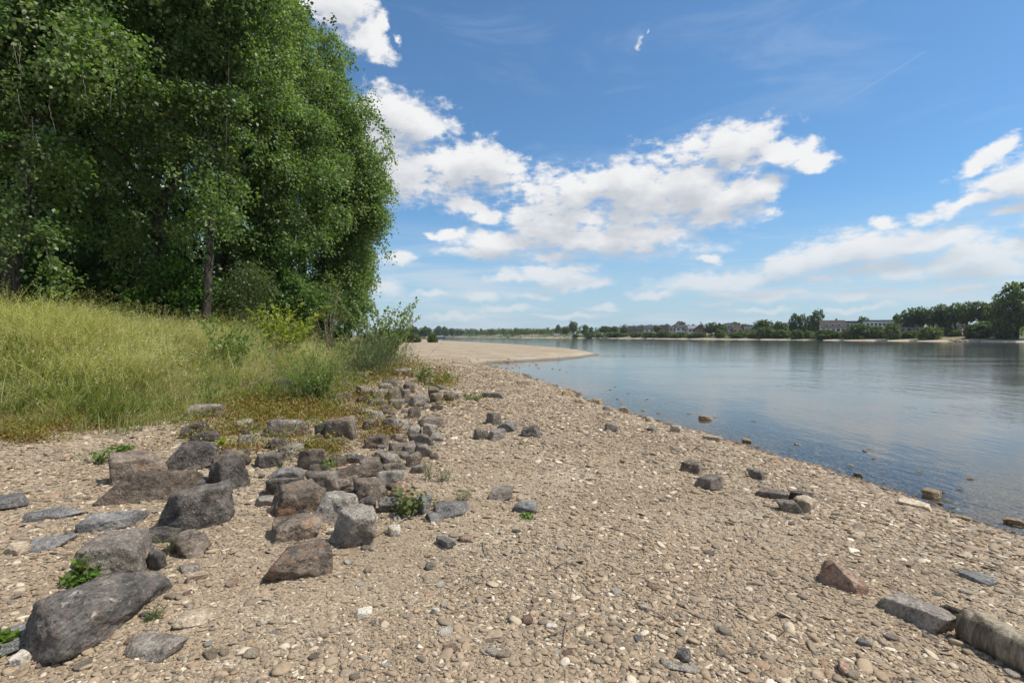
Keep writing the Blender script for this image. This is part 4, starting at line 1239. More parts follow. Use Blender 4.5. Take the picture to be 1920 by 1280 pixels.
def shoot_bush(name, label, u, v, depth, n, h, spread, lean, leaf, asp, per, m, seed, group=None, cat='shrub', tint=(.5, .2), start=.2, sr=.006, arch=.25, stemmat=None, up=.5, side=0):
    """a plant of many separate shoots fanning from its foot, leaves along each"""
    b = at(u, v, depth); b[2] = H(b[0], b[1]) - 0.02
    if h > 20:      # given as the height in the photograph that the top reaches
        h = (at(u, h, depth)[2] - b[2]) / .92
    t = empty(name, b, label=label, cat=cat, group=group)
    r = np.random.default_rng(seed); C, T, NN, LL, TN = [], [], [], [], []
    mb = MB()
    for i in range(n):
        st = np.array([*r.normal(0, spread, 2), 0]); a = r.uniform(0, 6.283); ln = abs(r.normal(0, lean))
        hh = h * r.uniform(.35, 1.05) * (1 - .25 * min(ln, 1)); d = np.array([math.cos(a), math.sin(a), 0])
        pts = [st + np.array([0, 0, hh * q]) + d * hh * ln * q + (d + np.array([side, 0, 0])) * hh * arch * q * q - np.array([0, 0, hh * arch * .5 * q * q]) for q in np.linspace(0, 1, 6)]
        if sr > 0:
            mb.tube(pts, [sr * (1 - .14 * j) for j in range(6)], 4, cap=False)
        pts = np.array(pts); k = max(3, int(per * r.uniform(.6, 1.3)))
        q = r.uniform(start, 1, k) * 5; i0 = np.minimum(q.astype(int), 4); f = (q - i0)[:, None]
        P = pts[i0] * (1 - f) + pts[i0 + 1] * f; ax = unit(pts[i0 + 1] - pts[i0])
        C.append(P + r.normal(0, leaf * .25, (k, 3))); T.append(unit(r.normal(0, .8, (k, 3)) + ax * up)); NN.append(r.normal(0, .6, (k, 3)) + np.array([0, 0, .9])); LL.append(leaf * r.uniform(.6, 1.3, k))
        TN.append(np.clip(r.normal(tint[0], tint[1]) + r.normal(0, .13, k), 0, 1))
    C = np.vstack(C); T = np.vstack(T); NN = unit(np.vstack(NN)); NN = unit(NN - T * (NN * T).sum(1)[:, None]); L = np.concatenate(LL); TN = np.concatenate(TN)
    V, Fq = leaf_quads(C, L, L * asp, T, NN)
    if sr > 0:
        obj('stems', mb.mesh('stems', stemmat or MTWIG), t, kind='stuff')
    obj('foliage', np_mesh('foliage', V, Fq, ML[m], False, cols=np.repeat(TN, 4)[:, None] * np.ones(3)), t, kind='stuff')
    return t


U = 'undergrowth shrubs along the foot of the wood'
shrub('shrub', 'dark green shrub in shade between the leaning trunk and the slender grey trunk', 340, 585, 20.0, [(335, 545, 55, 45), (290, 560, 45, 35), (375, 560, 30, 35), (310, 510, 40, 30)], 71, 420, .12, 'fresh', group=U, cr=.35, tint=(.2, .15))
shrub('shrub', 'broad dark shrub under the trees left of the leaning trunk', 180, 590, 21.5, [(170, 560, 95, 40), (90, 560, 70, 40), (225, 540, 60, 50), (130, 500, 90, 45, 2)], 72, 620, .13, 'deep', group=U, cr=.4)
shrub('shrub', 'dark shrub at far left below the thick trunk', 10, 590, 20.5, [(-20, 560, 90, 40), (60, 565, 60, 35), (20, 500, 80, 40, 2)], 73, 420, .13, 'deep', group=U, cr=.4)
shrub('shrub', 'leafy mid green shrub hanging low under the sweeping limbs', 520, 605, 24.0, [(510, 540, 55, 50), (560, 560, 55, 45), (480, 480, 45, 50), (540, 490, 50, 45)], 74, 650, .12, 'poplar', group=U, cr=.35, tint=(.25, .2))
shrub('shrub', 'leaning tangle of thin greyish green twigs by the slender trunk', 440, 600, 20.5, [(445, 560, 45, 40), (480, 540, 32, 35), (430, 580, 40, 22), (465, 520, 25, 25)], 75, 300, .07, 'willow', group=U, cr=.4, stems=14, stemmat=MTWIG, sr=.014, tint=(.2, .2))
shrub('shrub', 'dense green shrub below the right-hand poplar', 620, 610, 29.0, [(600, 575, 45, 38), (640, 580, 40, 32), (660, 560, 26, 36), (575, 590, 40, 24)], 76, 520, .12, 'poplar', group=U, cr=.35, tint=(.2, .2))
shrub('shrub', 'brown tangle of dead twigs in front of the right-hand poplar', 615, 612, 25.0, [(618, 560, 22, 26), (600, 590, 26, 16), (640, 598, 28, 12)], 84, 130, .10, 'dry', 12, .3, 0, asp=.12, stems=26, stemmat=MTWIG, sr=.02)
for j, (u, v, d0, ru, rv, lf, m, lab) in enumerate([
    (268, 782, 9.6, 20, 16, .06, 'fresh', 'broad-leaved bright green plant at the foot of the grass on the left'),
    (162, 1092, 0, 22, 22, .042, 'fresh', 'bright green ivy-like plant beside the tilted slab'),
    (190, 868, 0, 16, 14, .04, 'fresh', 'small green plant left of the weathered reddish block'),
    (232, 846, 0, 16, 7, .045, 'fresh', 'low green plant behind the weathered reddish block'),
    (832, 903, 0, 13, 14, .03, 'broom', 'dark green bushy tuft on gravel right of the pile'),
    (803, 899, 0, 11, 20, .028, 'broom', 'taller green tuft beside the right rim of the pile'),
    (760, 965, 0, 20, 22, .05, 'willow', 'pale large-leaved plant growing out of the pile at right'),
    (826, 954, 0, 9, 9, .035, 'willow', 'tiny pale plant beside the flat triangular stone'),
    (990, 972, 0, 14, 5, .03, 'fresh', 'tiny grass tuft beside the blue grey stone on the beach'),
    (4, 1222, 0, 14, 20, .05, 'fresh', 'green grass tuft cut by the left edge in the foreground'),
    (870, 940, 0, 14, 14, .022, 'broom', 'thin wispy weed behind the flat triangular stone'),
    (418, 838, 0, 12, 9, .05, 'lime', 'lime green plant between dark stones at the grass edge'),
    (618, 876, 0, 22, 8, .03, 'fresh', 'low green creeper in the weedy gap of the pile'),
    (528, 876, 0, 10, 12, .025, 'broom', 'blue green weed beside the low dark stone'),
    (883, 750, 0, 18, 8, .05, 'fresh', 'green tuft beside the flat stone on the middle beach'),
    (735, 870, 0, 18, 10, .035, 'fresh', 'green weed among the stones at the right of the heap'),
    (318, 1040, 0, 10, 24, .025, 'broom', 'thin grass growing between the tilted slab and the brown pyramid stone'),
    (290, 1160, 0, 12, 12, .025, 'broom', 'small grass tuft in the shade of the huge boulder'),
    (525, 1000, 0, 10, 14, .03, 'willow', 'dry tuft left of the brown rectangular slab'),
]):
    p = cast(u, v); d0 = d0 or p[1]
    hh = 2.0 * rv * d0 / F
    shoot_bush('weed', lab, u, v, d0, max(9, int(ru * 1.5)), hh * 1.45, ru * d0 / F * .40, min(.9, .45 * ru / rv), lf, .16 if m == 'broom' else .8, 15 if m == 'broom' else 8, m, 200 + j, 'weeds growing between the stones', 'plant', tint=(.6, .2), start=.2, sr=.0022 * d0 / 4, up=.8 if m == 'broom' else .2)


# --- meadow grass
def blade(r, h, w, lean, bend, base):
    k = 4
    pts = []
    d = np.array([math.cos(lean[0]), math.sin(lean[0]), 0]); side = np.array([-d[1], d[0], 0])
    for i in range(k + 1):
        t = i / k
        pts.append(base + np.array([0, 0, h * t * (1 - .22 * bend * t)]) + d * (h * (lean[1] * t + bend * t * t)))
    V = []
    for i, p in enumerate(pts):
        ww = w * (1 - (i / k) ** 1.5) * .5 + .0006
        V += [p - side * ww, p + side * ww]
    return np.array(V), [(2 * i, 2 * i + 1, 2 * i + 3, 2 * i + 2) for i in range(k)]


def tuft(seed, n, h, w, spread, wind, heads, tintc, tints):
    r = np.random.default_rng(seed); vs, fs, cs = [], [], []; b = 0
    for i in range(n):
        hh = h * r.uniform(.45, 1.1); base = np.array([*r.normal(0, spread, 2), -.03])
        ang = r.normal(0.0, .9)
        V, Fq = blade(r, hh, w * r.uniform(.7, 1.3), (ang, abs(r.normal(.12, .15))), abs(r.normal(wind, .15)), base)
        vs.append(V); fs += [tuple(q + b for q in f) for f in Fq]; b += len(V)
        tc = np.clip(r.normal(tintc, tints), 0, 1); cs.append(np.full((len(V), 3), tc))
        if r.random() < heads:     # seed head: a loose little panicle
            tip = V[-1]
            for j in range(7):
                q = tip + r.normal(0, .012, 3) - np.array([0.0, 0, j * .016])
                dv = unit(np.array([[r.normal(.5, .6), r.normal(0, .6), r.normal(0.2, .5)]]))[0] * .028
                sd = np.array([-dv[1], dv[0], .004]) * .32
                vs.append(np.array([q, q + dv * .5 + sd, q + dv, q + dv * .5 - sd])); fs.append((b, b + 1, b + 2, b + 3)); b += 4
                cs.append(np.full((4, 3), np.clip(tc + .25, 0, 1)))
    return np.vstack(vs), np.array(fs), np.vstack(cs)


shoot_bush('shrub', 'bright yellow green young tree standing before the dark wood', 532, 622, 17.5, 60, 560, .16, .24, .13, .6, 30, 'lime', 77, 'bright shrubs in the meadow', start=.5, sr=.008, up=.3)
shoot_bush('shrub', 'fresh green leafy shrub at the top of the meadow left of the yellow one', 435, 640, 14.5, 70, 582, .22, .26, .10, .55, 26, 'fresh', 78, 'bright shrubs in the meadow', tint=(.85, .15), start=.3, sr=.008)
shoot_bush('shrub', 'airy young poplar shrub at the end of the bank against the sky', 716, 640, 25.0, 80, 552, .36, .17, .13, .75, 100, 'poplar', 79, None, tint=(.85, .15), start=.15, sr=.014, up=.3, side=.35)
shoot_bush('shrub', 'dark green bush of fine upright shoots at the end of the meadow', 688, 682, 18.5, 190, 618, .40, .34, .085, .16, 60, 'broom', 80, None, tint=(.65, .2), start=.12, sr=.005, up=1.3)
shoot_bush('shrub', 'vivid green bushy plant at the edge between tall grass and stones', 588, 740, 11.6, 190, 632, .25, .40, .06, .38, 40, 'fresh', 81, None, tint=(.88, .15), start=.12, sr=.004, up=.9)
shoot_bush('shrub', 'olive green scrub below the young poplar shrub', 704, 652, 22.5, 170, 604, .70, .40, .075, .3, 40, 'willow', 82, None, tint=(.55, .25), start=.1, sr=.006)
shoot_bush('shrub', 'yellow flowering weeds beside the dry twigs near the wood', 664, 632, 20.0, 40, 598, .22, .30, .07, .5, 16, 'lime', 83, None, start=.4)
shoot_bush('plant', 'taller of two leafy green plants on the gravel beyond the stones', 794, 714, 18.0, 30, 678, .10, .35, .085, .5, 16, 'fresh', 85, 'green plants on the beach', 'plant', tint=(.45, .2), start=.15)
shoot_bush('plant', 'lower rounder of two leafy green plants on the gravel beyond the stones', 829, 713, 18.2, 40, 690, .13, .55, .07, .5, 14, 'fresh', 86, 'green plants on the beach', 'plant', tint=(.45, .2), start=.1)


for j, (u, v, d, n, vt, lf, asp, per, m, lab) in enumerate([
    (60, 700, 11.5, 16, 648, .07, .35, 20, 'broom', 'bluish green weed in the grass near the left edge'), (115, 735, 10.6, 20, 690, .05, .4, 24, 'weed', 'reddish brown withered weed low in the grass at left'),
    (335, 720, 11.6, 14, 655, .06, .3, 22, 'weed', 'brown dock stalk standing in the middle of the meadow'), (210, 690, 12.4, 16, 632, .08, .4, 20, 'fresh', 'leafy green weed in the grass below the leaning trunk'),
    (470, 720, 12.6, 16, 668, .05, .3, 22, 'dry', 'pale dry stalks in the meadow left of the bright green bush'), (505, 690, 14.5, 16, 630, .06, .3, 20, 'dry', 'straw coloured dead stalks in the middle of the meadow'),
    (30, 640, 15.0, 12, 552, .09, .2, 26, 'willow', 'tall wispy weed at the top of the meadow on the far left'), (150, 640, 15.0, 14, 560, .09, .2, 26, 'willow', 'tall wispy weed at the meadow crest right of the thick trunk'),
    (262, 640, 15.2, 12, 572, .09, .2, 26, 'willow', 'tall wispy weed at the meadow crest below the leaning trunk'), (640, 690, 15.5, 22, 640, .06, .3, 22, 'willow', 'olive weed between the bright green bush and the dark green bush'),
    (395, 740, 11.0, 16, 700, .07, .6, 14, 'fresh', 'light green leafy weed low in the meadow above the mossy stone'), (20, 760, 9.6, 18, 700, .05, .5, 20, 'fresh', 'yellow green weed at the foot of the grass on the left edge')]):
    shoot_bush('weed', lab, u, v, d, n, vt, .14, .35, lf, asp, per, m, 400 + j, 'weeds standing in the meadow', 'plant', tint=(.6, .25), start=.3, sr=.004, up=.8, side=.35)


def meadow():
    r = np.random.default_rng(77)
    T = [tuft(300 + i, 40, 0.60, .011, .14, .34, .5, .36, .28) for i in range(6)] + [tuft(320 + i, 20, 1.02, .011, .16, .62, .95, .68, .2) for i in range(5)] + [tuft(340 + i, 40, .34, .012, .13, .25, .1, .3, .3) for i in range(4)]
    T += [tuft(360 + i, 26, .62, .030, .10, .35, 0, .08, .12) for i in range(2)] + [tuft(380 + i, 22, 1.35, .012, .16, .95, 1, .5, .25) for i in range(3)]
    n = 60000
    x = r.uniform(-34, -4.5, n); y = r.uniform(7, 40, n)
    z, s, fb, b = terrain(x, y, True)
    px = 960 + F * x / y
    keep = (b > -0.30 + .50 * np.random.default_rng(5).normal(0, 1, n)) & (px > -160) & (px < 760) & (b < 14)
    keep &= r.random(n) < np.clip(0.6 + b * .3, 0, 1) * np.clip(14 / y, .3, 1)
    x, y, z, b = x[keep], y[keep], z[keep], b[keep]
    n = len(x)
    pat = wob(x * .9, y * .9)
    pat2 = wob(x * 2.3 + 5, y * 2.1)
    pick = np.where(r.random(n) < .26 + .16 * pat2, r.integers(6, 11, n), r.integers(0, 6, n))
    pick = np.where((b < 1.3) & (r.random(n) < .8), r.integers(11, 15, n), pick)
    pick = np.where((wob(x * 1.6 - 7, y * 1.9) > .40) & (r.random(n) < .5), r.integers(15, 17, n), pick)
    pick = np.where((b > 4.0) & (b < 10) & (wob(x * 1.1 + 2, y * 1.4) > .35) & (r.random(n) < .35), r.integers(17, 20, n), pick)
    sc = (0.75 + .45 * sstep(b, .3, 4) + .20 * pat + .14 * pat2) * r.uniform(.72, 1.28, n) * np.where((pick >= 6) & (pick < 11) & (r.random(n) < .12), 1.25, 1)
    # taller stand on the left, lower towards the shrubs
    sc *= np.where(x < -9, .77, .90)
    rot = np.stack([r.normal(0, .06, n), r.normal(0, .06, n), r.normal(0, .55, n)], 1)
    scatter('grass', T, np.stack([x, y, z], 1), rot, np.stack([sc] * 3, 1), pick, ML['grass'], False)


meadow()


def weeds():
    """reddish and yellow creeping weeds between the grass and the stones"""
    r = np.random.default_rng(88)
    T = []
    for i in range(6):
        n = 60
        c = np.stack([r.normal(0, .12, n), r.normal(0, .12, n), np.abs(r.normal(.05, .09, n))], 1)
        Tn = unit(r.normal(0, 1, (n, 3)) + np.array([0, 0, .3])); Nn = unit(r.normal(0, .5, (n, 3)) + np.array([0, 0, 1])); Nn = unit(Nn - Tn * (Nn * Tn).sum(1)[:, None])
        L = r.uniform(.025, .055, n)
        V, Fq = leaf_quads(c, L, L * .6, Tn, Nn)
        T.append((V, Fq, np.repeat(np.clip(r.normal(.2 + .13 * i, .2, n), 0, 1), 4)[:, None] * np.ones(3)))
    P = []
    for (u, v, ru, rv, n) in [(560, 768, 130, 26, 420), (440, 800, 110, 30, 260), (735, 697, 70, 14, 190), (690, 775, 50, 20, 130), (120, 800, 130, 16, 80), (250, 795, 90, 12, 60), (690, 712, 60, 14, 90), (40, 822, 60, 10, 60), (110, 772, 90, 18, 110), (600, 850, 60, 16, 60),
                              (730, 800, 50, 40, 70), (470, 845, 80, 24, 90), (820, 725, 40, 10, 30), (640, 690, 50, 18, 120), (620, 740, 60, 20, 80)]:
        for _ in range(int(n * .8)):
            a = r.normal(0, .55, 2)
            P.append(cast(u + ru * a[0], v + rv * a[1]))
    P = np.array(P); P = P[wob(P[:, 0] * 2.6, P[:, 1] * 1.7 + 3) > -.25]; n = len(P)
    sc = r.uniform(.7, 1.4, n) * np.clip(P[:, 1] / 10, .75, 1.8)
    rot = np.stack([r.normal(0, .1, n), r.normal(0, .1, n), r.uniform(0, 6.28, n)], 1)
    scatter('ground_cover', T, P, rot, np.stack([sc] * 3, 1), r.integers(0, 6, n), ML['weed'], False)


weeds()


def undergrowth():
    """dark leafy mass on the ground inside the wood"""
    r = np.random.default_rng(99)
    lobes = []
    for _ in range(60):
        d = r.uniform(22, 44); u = r.uniform(-260, 640)
        p = at(u, 600, d); p[2] = H(p[0], p[1]) + r.uniform(.2, 1.6)
        lobes.append((p, np.array([r.uniform(1.2, 2.6), 1.6, r.uniform(.9, 2.0)])))
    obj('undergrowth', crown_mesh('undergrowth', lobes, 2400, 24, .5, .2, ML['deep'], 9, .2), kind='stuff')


undergrowth()

# ------------------------------------------------------------------ driftwood, twigs
def driftlog():
    a = cast(1812, 1195); b = cast(1990, 1290)
    d = (b - a); d[2] = 0; Ln = np.linalg.norm(d); d /= Ln
    rad = 0.098
    end = a + d * 1.35; end[2] = H(end[0], end[1])
    a = a + np.array([0, 0, rad * .78]); end = end + np.array([0, 0, rad * .70])
    t = empty('log', a, label='weathered grey driftwood log with a sawn end at the lower right', cat='log')
    n, k = 60, 48
    ax = Vector(end - a); L = ax.length; ax.normalize()
    s1 = ax.cross(Vector((0, 0, 1))).normalized(); s2 = s1.cross(ax)
    vs, fs = [], []
    for i in range(n + 1):
        q = i / n
        for j in range(k):
            th = 6.28318 * j / k
            rr = rad * (1 + .05 * math.sin(q * 9) + .16 * mnoise.noise(Vector((math.cos(th) * 1.3, math.sin(th) * 1.3, q * 3.2))) + .05 * mnoise.noise(Vector((math.cos(th) * 7, math.sin(th) * 7, q * 7))))
            if i == 0: rr *= .93
            vs.append(tuple(ax * L * q + (s1 * math.cos(th) + s2 * math.sin(th)) * rr))
    for i in range(n):
        for j in range(k):
            fs.append((i * k + j, i * k + (j + 1) % k, (i + 1) * k + (j + 1) % k, (i + 1) * k + j))
    fs.append(tuple(n * k + j for j in range(k)))
    me = bpy.data.meshes.new('body'); me.from_pydata(vs, [], fs); me.polygons.foreach_set('use_smooth', [True] * len(me.polygons)); me.materials.append(MDRIFT)
    obj('body', me, t)
    ev = [tuple(Vector(v) * 1 - ax * .004) for v in vs[:k]] + [tuple(-ax * .012)]
    me = bpy.data.meshes.new('sawn_end'); me.from_pydata(ev, [], [(k, (j + 1) % k, j) for j in range(k)]); me.materials.append(MDRIFT)
    obj('sawn_end', me, t)
    p = cast(1785, 1152)
    mb = MB(); mb.tube([(-.07, .05, .01), (-.02, .02, .035), (.03, -.02, .03), (.07, -.06, .015)], [.012, .022, .02, .008], 8, wob=.3)
    obj('driftwood', mb.mesh('driftwood', MBARK, True), loc=p, label='short dark piece of driftwood at the end of the log', cat='driftwood')


driftlog()
TW = [((700, 1010), (790, 960), (880, 920), 'bent brown twig leaning by the pale large-leaved plant'), ((1020, 1200), (1065, 1185), (1105, 1160), 'dark thin twig on the middle foreground gravel'),
      ((1055, 1215), (1062, 1180), (1066, 1150), 'short upright straw twig in the foreground'), ((1355, 1232), (1430, 1222), (1495, 1212), 'pale curved twig across the pebbles at lower centre right'),
      ((1435, 1168), (1470, 1148), (1500, 1150), 'forked pale twig on the gravel right of centre'), ((1190, 1135), (1230, 1155), (1262, 1172), 'thin brown straw across the gravel near the centre'),
      ((1300, 1195), (1325, 1215), (1350, 1230), 'reddish thin twig meeting the pale curved twig'), ((740, 1218), (755, 1215), (772, 1213), 'short straw in the lower foreground left of centre'),
      ((1345, 1140), (1352, 1150), (1340, 1175), 'small hooked twig above the flat slate plate'), ((860, 1108), (890, 1098), (925, 1080), 'dark twig in the foreground below the small black stone'),
      ((230, 1230), (265, 1215), (300, 1178), 'dry stalk lying right of the huge boulder'), ((1040, 1068), (1060, 1060), (1080, 1064), 'tiny dark twig on the central gravel'),
      ((905, 1020), (912, 1040), (925, 1050), 'thin brown twig curling on the gravel below the beach stones'), ((1460, 1195), (1480, 1180), (1502, 1160), 'dark straight stick below the forked pale twig')]
for (a, b, c, lab) in TW:
    pa, pb, pc = (cast(*q) for q in (a, b, c))
    org = pa.copy()
    pp = [q - org + np.array([0, 0, .012]) for q in curve_pts([pa, pb + np.array([0, 0, .012]), pc], 5)]
    L = np.linalg.norm(pc - pa)
    mb = MB(); mb.tube(pp, [.0040 * (1 - .6 * i / (len(pp) - 1)) * pa[1] / 3 for i in range(len(pp))], 6)
    obj('twig', mb.mesh('twig', MTWIG if 'dark' not in lab else MBARKL, True), loc=org, label=lab, cat='twig', group='twigs lying on the gravel')
# pale dead trunk lying at the end of the meadow
p = cast(735, 672)
mb = MB(); mb.tube([(-.7, 1.2, .25), (-.2, .3, .22), (.3, -.5, .12), (.75, -1.5, .06)], [.12, .15, .13, .05], 9, wob=.25)
obj('driftwood', mb.mesh('driftwood', simple('bleached_wood', (.52, .44, .33), .9, .3, 9), True), loc=p, label='bleached dead wood lying below the dark green bush at the beach edge', cat='driftwood')
# bent green stem and long dry stalk over the stones
for (pts, m, lab, r0) in [([(505, 835), (535, 812), (585, 782), (600, 786)], 'fresh', 'bent green stem with narrow leaves arching over the grey boulder', .006),
                          ([(345, 795), (385, 772), (430, 755)], 'dry', 'long dry reddish stalk leaning out of the weeds', .006)]:
    d = cast(*pts[0])[1]
    q = [at(u, v, d) for u, v in pts]
    t = empty('stalk', q[0], label=lab, cat='plant')
    limb(t, 'stem', q, r0, r0 * .4, MTWIG, q[0], 5)
    cc = np.array(curve_pts(q, 6)) - q[0]
    r = np.random.default_rng(4); n = 26
    c = cc[r.integers(2, len(cc), n)]
    T = unit(r.normal(0, .6, (n, 3)) + np.array([.8, 0, .1])); Nn = unit(np.cross(T, r.normal(0, 1, (n, 3)))); L = r.uniform(.08, .2, n) * (1 if m == 'fresh' else .4)
    V, Fq = leaf_quads(c, L, L * .12, T, Nn)
    obj('leaves', np_mesh('leaves', V, Fq, ML[m], False, cols=np.full((len(V), 3), .6)), t, kind='stuff')

# ------------------------------------------------------------------ far bank
FU = np.array([wpt(*p) for p in far_px]); fu_u = np.array([p[0] for p in far_px])[::-1]; fu_d = FU[:, 1][::-1]


def far_depth(u, back):
    return float(np.interp(u, fu_u, fu_d)) + back


def unit_tree(kind, seed):
    """tree one metre tall and one wide, base at the origin"""
    r = random.Random(seed)
    if kind == 'round':
        lobes = [((0, 0, .62), (.42, .42, .34)), ((.2, 0, .5), (.28, .3, .26)), ((-.22, .05, .48), (.27, .3, .25)), ((.05, -.1, .8), (.25, .25, .19)), ((r.uniform(-.2, .2), .1, .42), (.32, .3, .2))]
        a = (300, 14, .05, .055)
    elif kind == 'poplar':
        lobes = [((0, 0, .5), (.44, .44, .4)), ((r.uniform(-.1, .1), 0, .74), (.34, .34, .24)), ((r.uniform(-.15, .15), 0, .3), (.42, .42, .22))]
        a = (300, 14, .05, .05)
    elif kind == 'open':
        lobes = [((0, 0, .78), (.36, .36, .2)), ((.22, 0, .62), (.26, .26, .16)), ((-.24, 0, .60), (.26, .26, .17)), ((.05, .05, .5), (.3, .3, .13)), ((r.uniform(-.3, .3), 0, .42), (.2, .2, .09))]
        a = (300, 14, .045, .048)
    elif kind == 'fir':
        lobes = [((0, 0, .2 + .13 * i), (.42 - .065 * i, .42 - .065 * i, .11)) for i in range(6)]
        a = (170, 10, .05, .045)
    else:
        lobes = [((0, 0, .42), (.42, .42, .5)), ((.25, 0, .32), (.28, .3, .36)), ((-.25, .05, .34), (.28, .3, .36)), ((r.uniform(-.2, .2), 0, .68), (.24, .24, .26))]
        a = (260, 14, .06, .065)
    m = {'round': 'far', 'poplar': 'far', 'open': 'far', 'fir': 'deep', 'bush': 'far', 'willow': 'willow'}[kind]
    cm = crown_mesh('crown', lobes, a[0], a[1], a[2], a[3], ML[m], seed, .2, .5, (.5, .24), 0.0, .85)
    mb = MB(); mb.tube([(0, 0, -.05), (.01, 0, .25), (.0, .01, .6)], [.035, .028, .012], 7)
    if kind in ('round', 'open', 'poplar'):
        for k in range(4):
            th = r.uniform(0, 6.28); mb.tube([(0, 0, .28 + .07 * k), (.12 * math.cos(th), .12 * math.sin(th), .45 + .06 * k), (.25 * math.cos(th), .25 * math.sin(th), .62 + .05 * k)], [.014, .01, .005], 5)
    return cm, mb.mesh('trunk', MBARK, True)


UT = {k: [unit_tree(k, 600 + 17 * i + len(k)) for i in range(n)] for k, n in (('round', 4), ('poplar', 3), ('open', 4), ('fir', 1), ('bush', 4), ('willow', 2))}


def far_tree(kind, u0, u1, v0, back, label, depth=None, vb=None, group='trees along the far bank', name=None):
    u = (u0 + u1) / 2; d = depth or far_depth(u, back)
    p = at(u, 630, d); g = H(p[0], p[1])
    top = at(u, v0, d)[2]
    h = max(top - g, 1.0); w = (u1 - u0) * d / F * 1.1
    cm, tm = UT[kind][random.randrange(len(UT[kind]))]
    nm = name or {'round': 'broadleaf_tree', 'poplar': 'poplar_tree', 'open': 'broadleaf_tree', 'fir': 'fir_tree', 'bush': 'bush', 'willow': 'bush'}[kind]
    t = empty(nm, (p[0], p[1], g - .1), random.uniform(0, 6.28), label=label, cat='bush' if kind in ('bush', 'willow') else 'tree', group=group)
    c = obj('crown', cm, t, kind='stuff'); c.scale = (w, w, h)
    k = obj('stems' if kind in ('bush', 'willow') else 'trunk', tm, t); k.scale = (h * .8, h * .8, h) if kind not in ('bush', 'willow') else (w * .5, w * .5, h)
    return t


FT = [
    ('round', 1870, 1945, 531, 12, 'biggest tree on the far bank at the right edge of the view'), ('round', 1866, 1900, 592, 8, 'dark bushy tree at the left foot of the biggest far tree'),
    ('open', 1690, 1722, 577, 26, 'leftmost poplar of the row on the far bank'), ('open', 1712, 1742, 574, 28, 'second poplar from the left in the far row'), ('open', 1735, 1764, 574, 26, 'third poplar from the left in the far row'),
    ('open', 1754, 1782, 569, 28, 'fourth poplar from the left in the far row'), ('open', 1774, 1806, 567, 26, 'fifth poplar from the left in the far row'), ('open', 1796, 1828, 565, 24, 'sixth poplar in the far row, above the red beacon'),
    ('open', 1820, 1852, 564, 26, 'seventh poplar from the left in the far row'), ('open', 1840, 1874, 567, 28, 'rightmost poplar of the row on the far bank'), ('round', 1700, 1730, 596, 34, 'dark lower tree below the leftmost far poplars'),
    ('round', 1760, 1800, 596, 36, 'dark lower tree below the middle of the far poplar row'), ('round', 1674, 1690, 588, 40, 'small dark tree right of the modern grey building'), ('round', 1609, 1629, 593, 60, 'tree rising between the flat roofed buildings'),
    ('poplar', 1480, 1499, 587, 30, 'left column shaped tree beside the mansard house'), ('poplar', 1497, 1512, 588, 32, 'middle column shaped tree beside the mansard house'), ('poplar', 1510, 1524, 590, 36, 'slim tree between the column shaped trees'),
    ('poplar', 1520, 1545, 580, 28, 'tallest column shaped tree beside the mansard house'), ('round', 1413, 1450, 599, 30, 'round dark tree right of the pink house'), ('round', 1452, 1474, 602, 32, 'round tree between two white gables'),
    ('round', 1320, 1346, 604, 30, 'left one of two round trees before the pink house'), ('round', 1338, 1362, 606, 28, 'right one of two round trees before the pink house'), ('round', 1352, 1372, 605, 80, 'tree behind the dark roof of the pink house'),
    ('round', 1368, 1388, 603, 85, 'tree behind the gable of the pink house'), ('round', 1386, 1408, 607, 80, 'tree behind and right of the pink house'), ('round', 1265, 1288, 602, 70, 'rounded tree above the white houses'),
    ('fir', 1307, 1320, 602, 60, 'small fir tree above the dark house'), ('round', 1290, 1306, 608, 70, 'small tree behind the white gabled house'), ('round', 1244, 1258, 607, 60, 'tree behind the beige house'),
    ('round', 1224, 1238, 609, 50, 'tree left of the beige house'), ('round', 1194, 1204, 609, 70, 'small tree behind the dark roofs'), ('round', 1162, 1177, 611, 40, 'tree left of the dark roofed houses'),
    ('round', 1147, 1160, 611, 50, 'slim tree farther left of the dark roofed houses'), ('round', 1122, 1150, 611, 60, 'broad low tree on the far bank left of the village'), ('poplar', 1104, 1112, 612, 60, 'thin tree on the far bank left of the village'),
    ('poplar', 1090, 1104, 608, 50, 'column tree right of the tallest distant tree'), ('round', 1066, 1084, 602, 60, 'tallest tree on the distant bank near the white van'), ('poplar', 1041, 1052, 608, 60, 'dark tree beside the white van on the far bank'),
    ('round', 1052, 1070, 612, 70, 'low tree left of the tallest distant tree'),
]
for (k, u0, u1, v0, back, lab) in FT:
    far_tree(k, u0, u1, v0, back, lab)
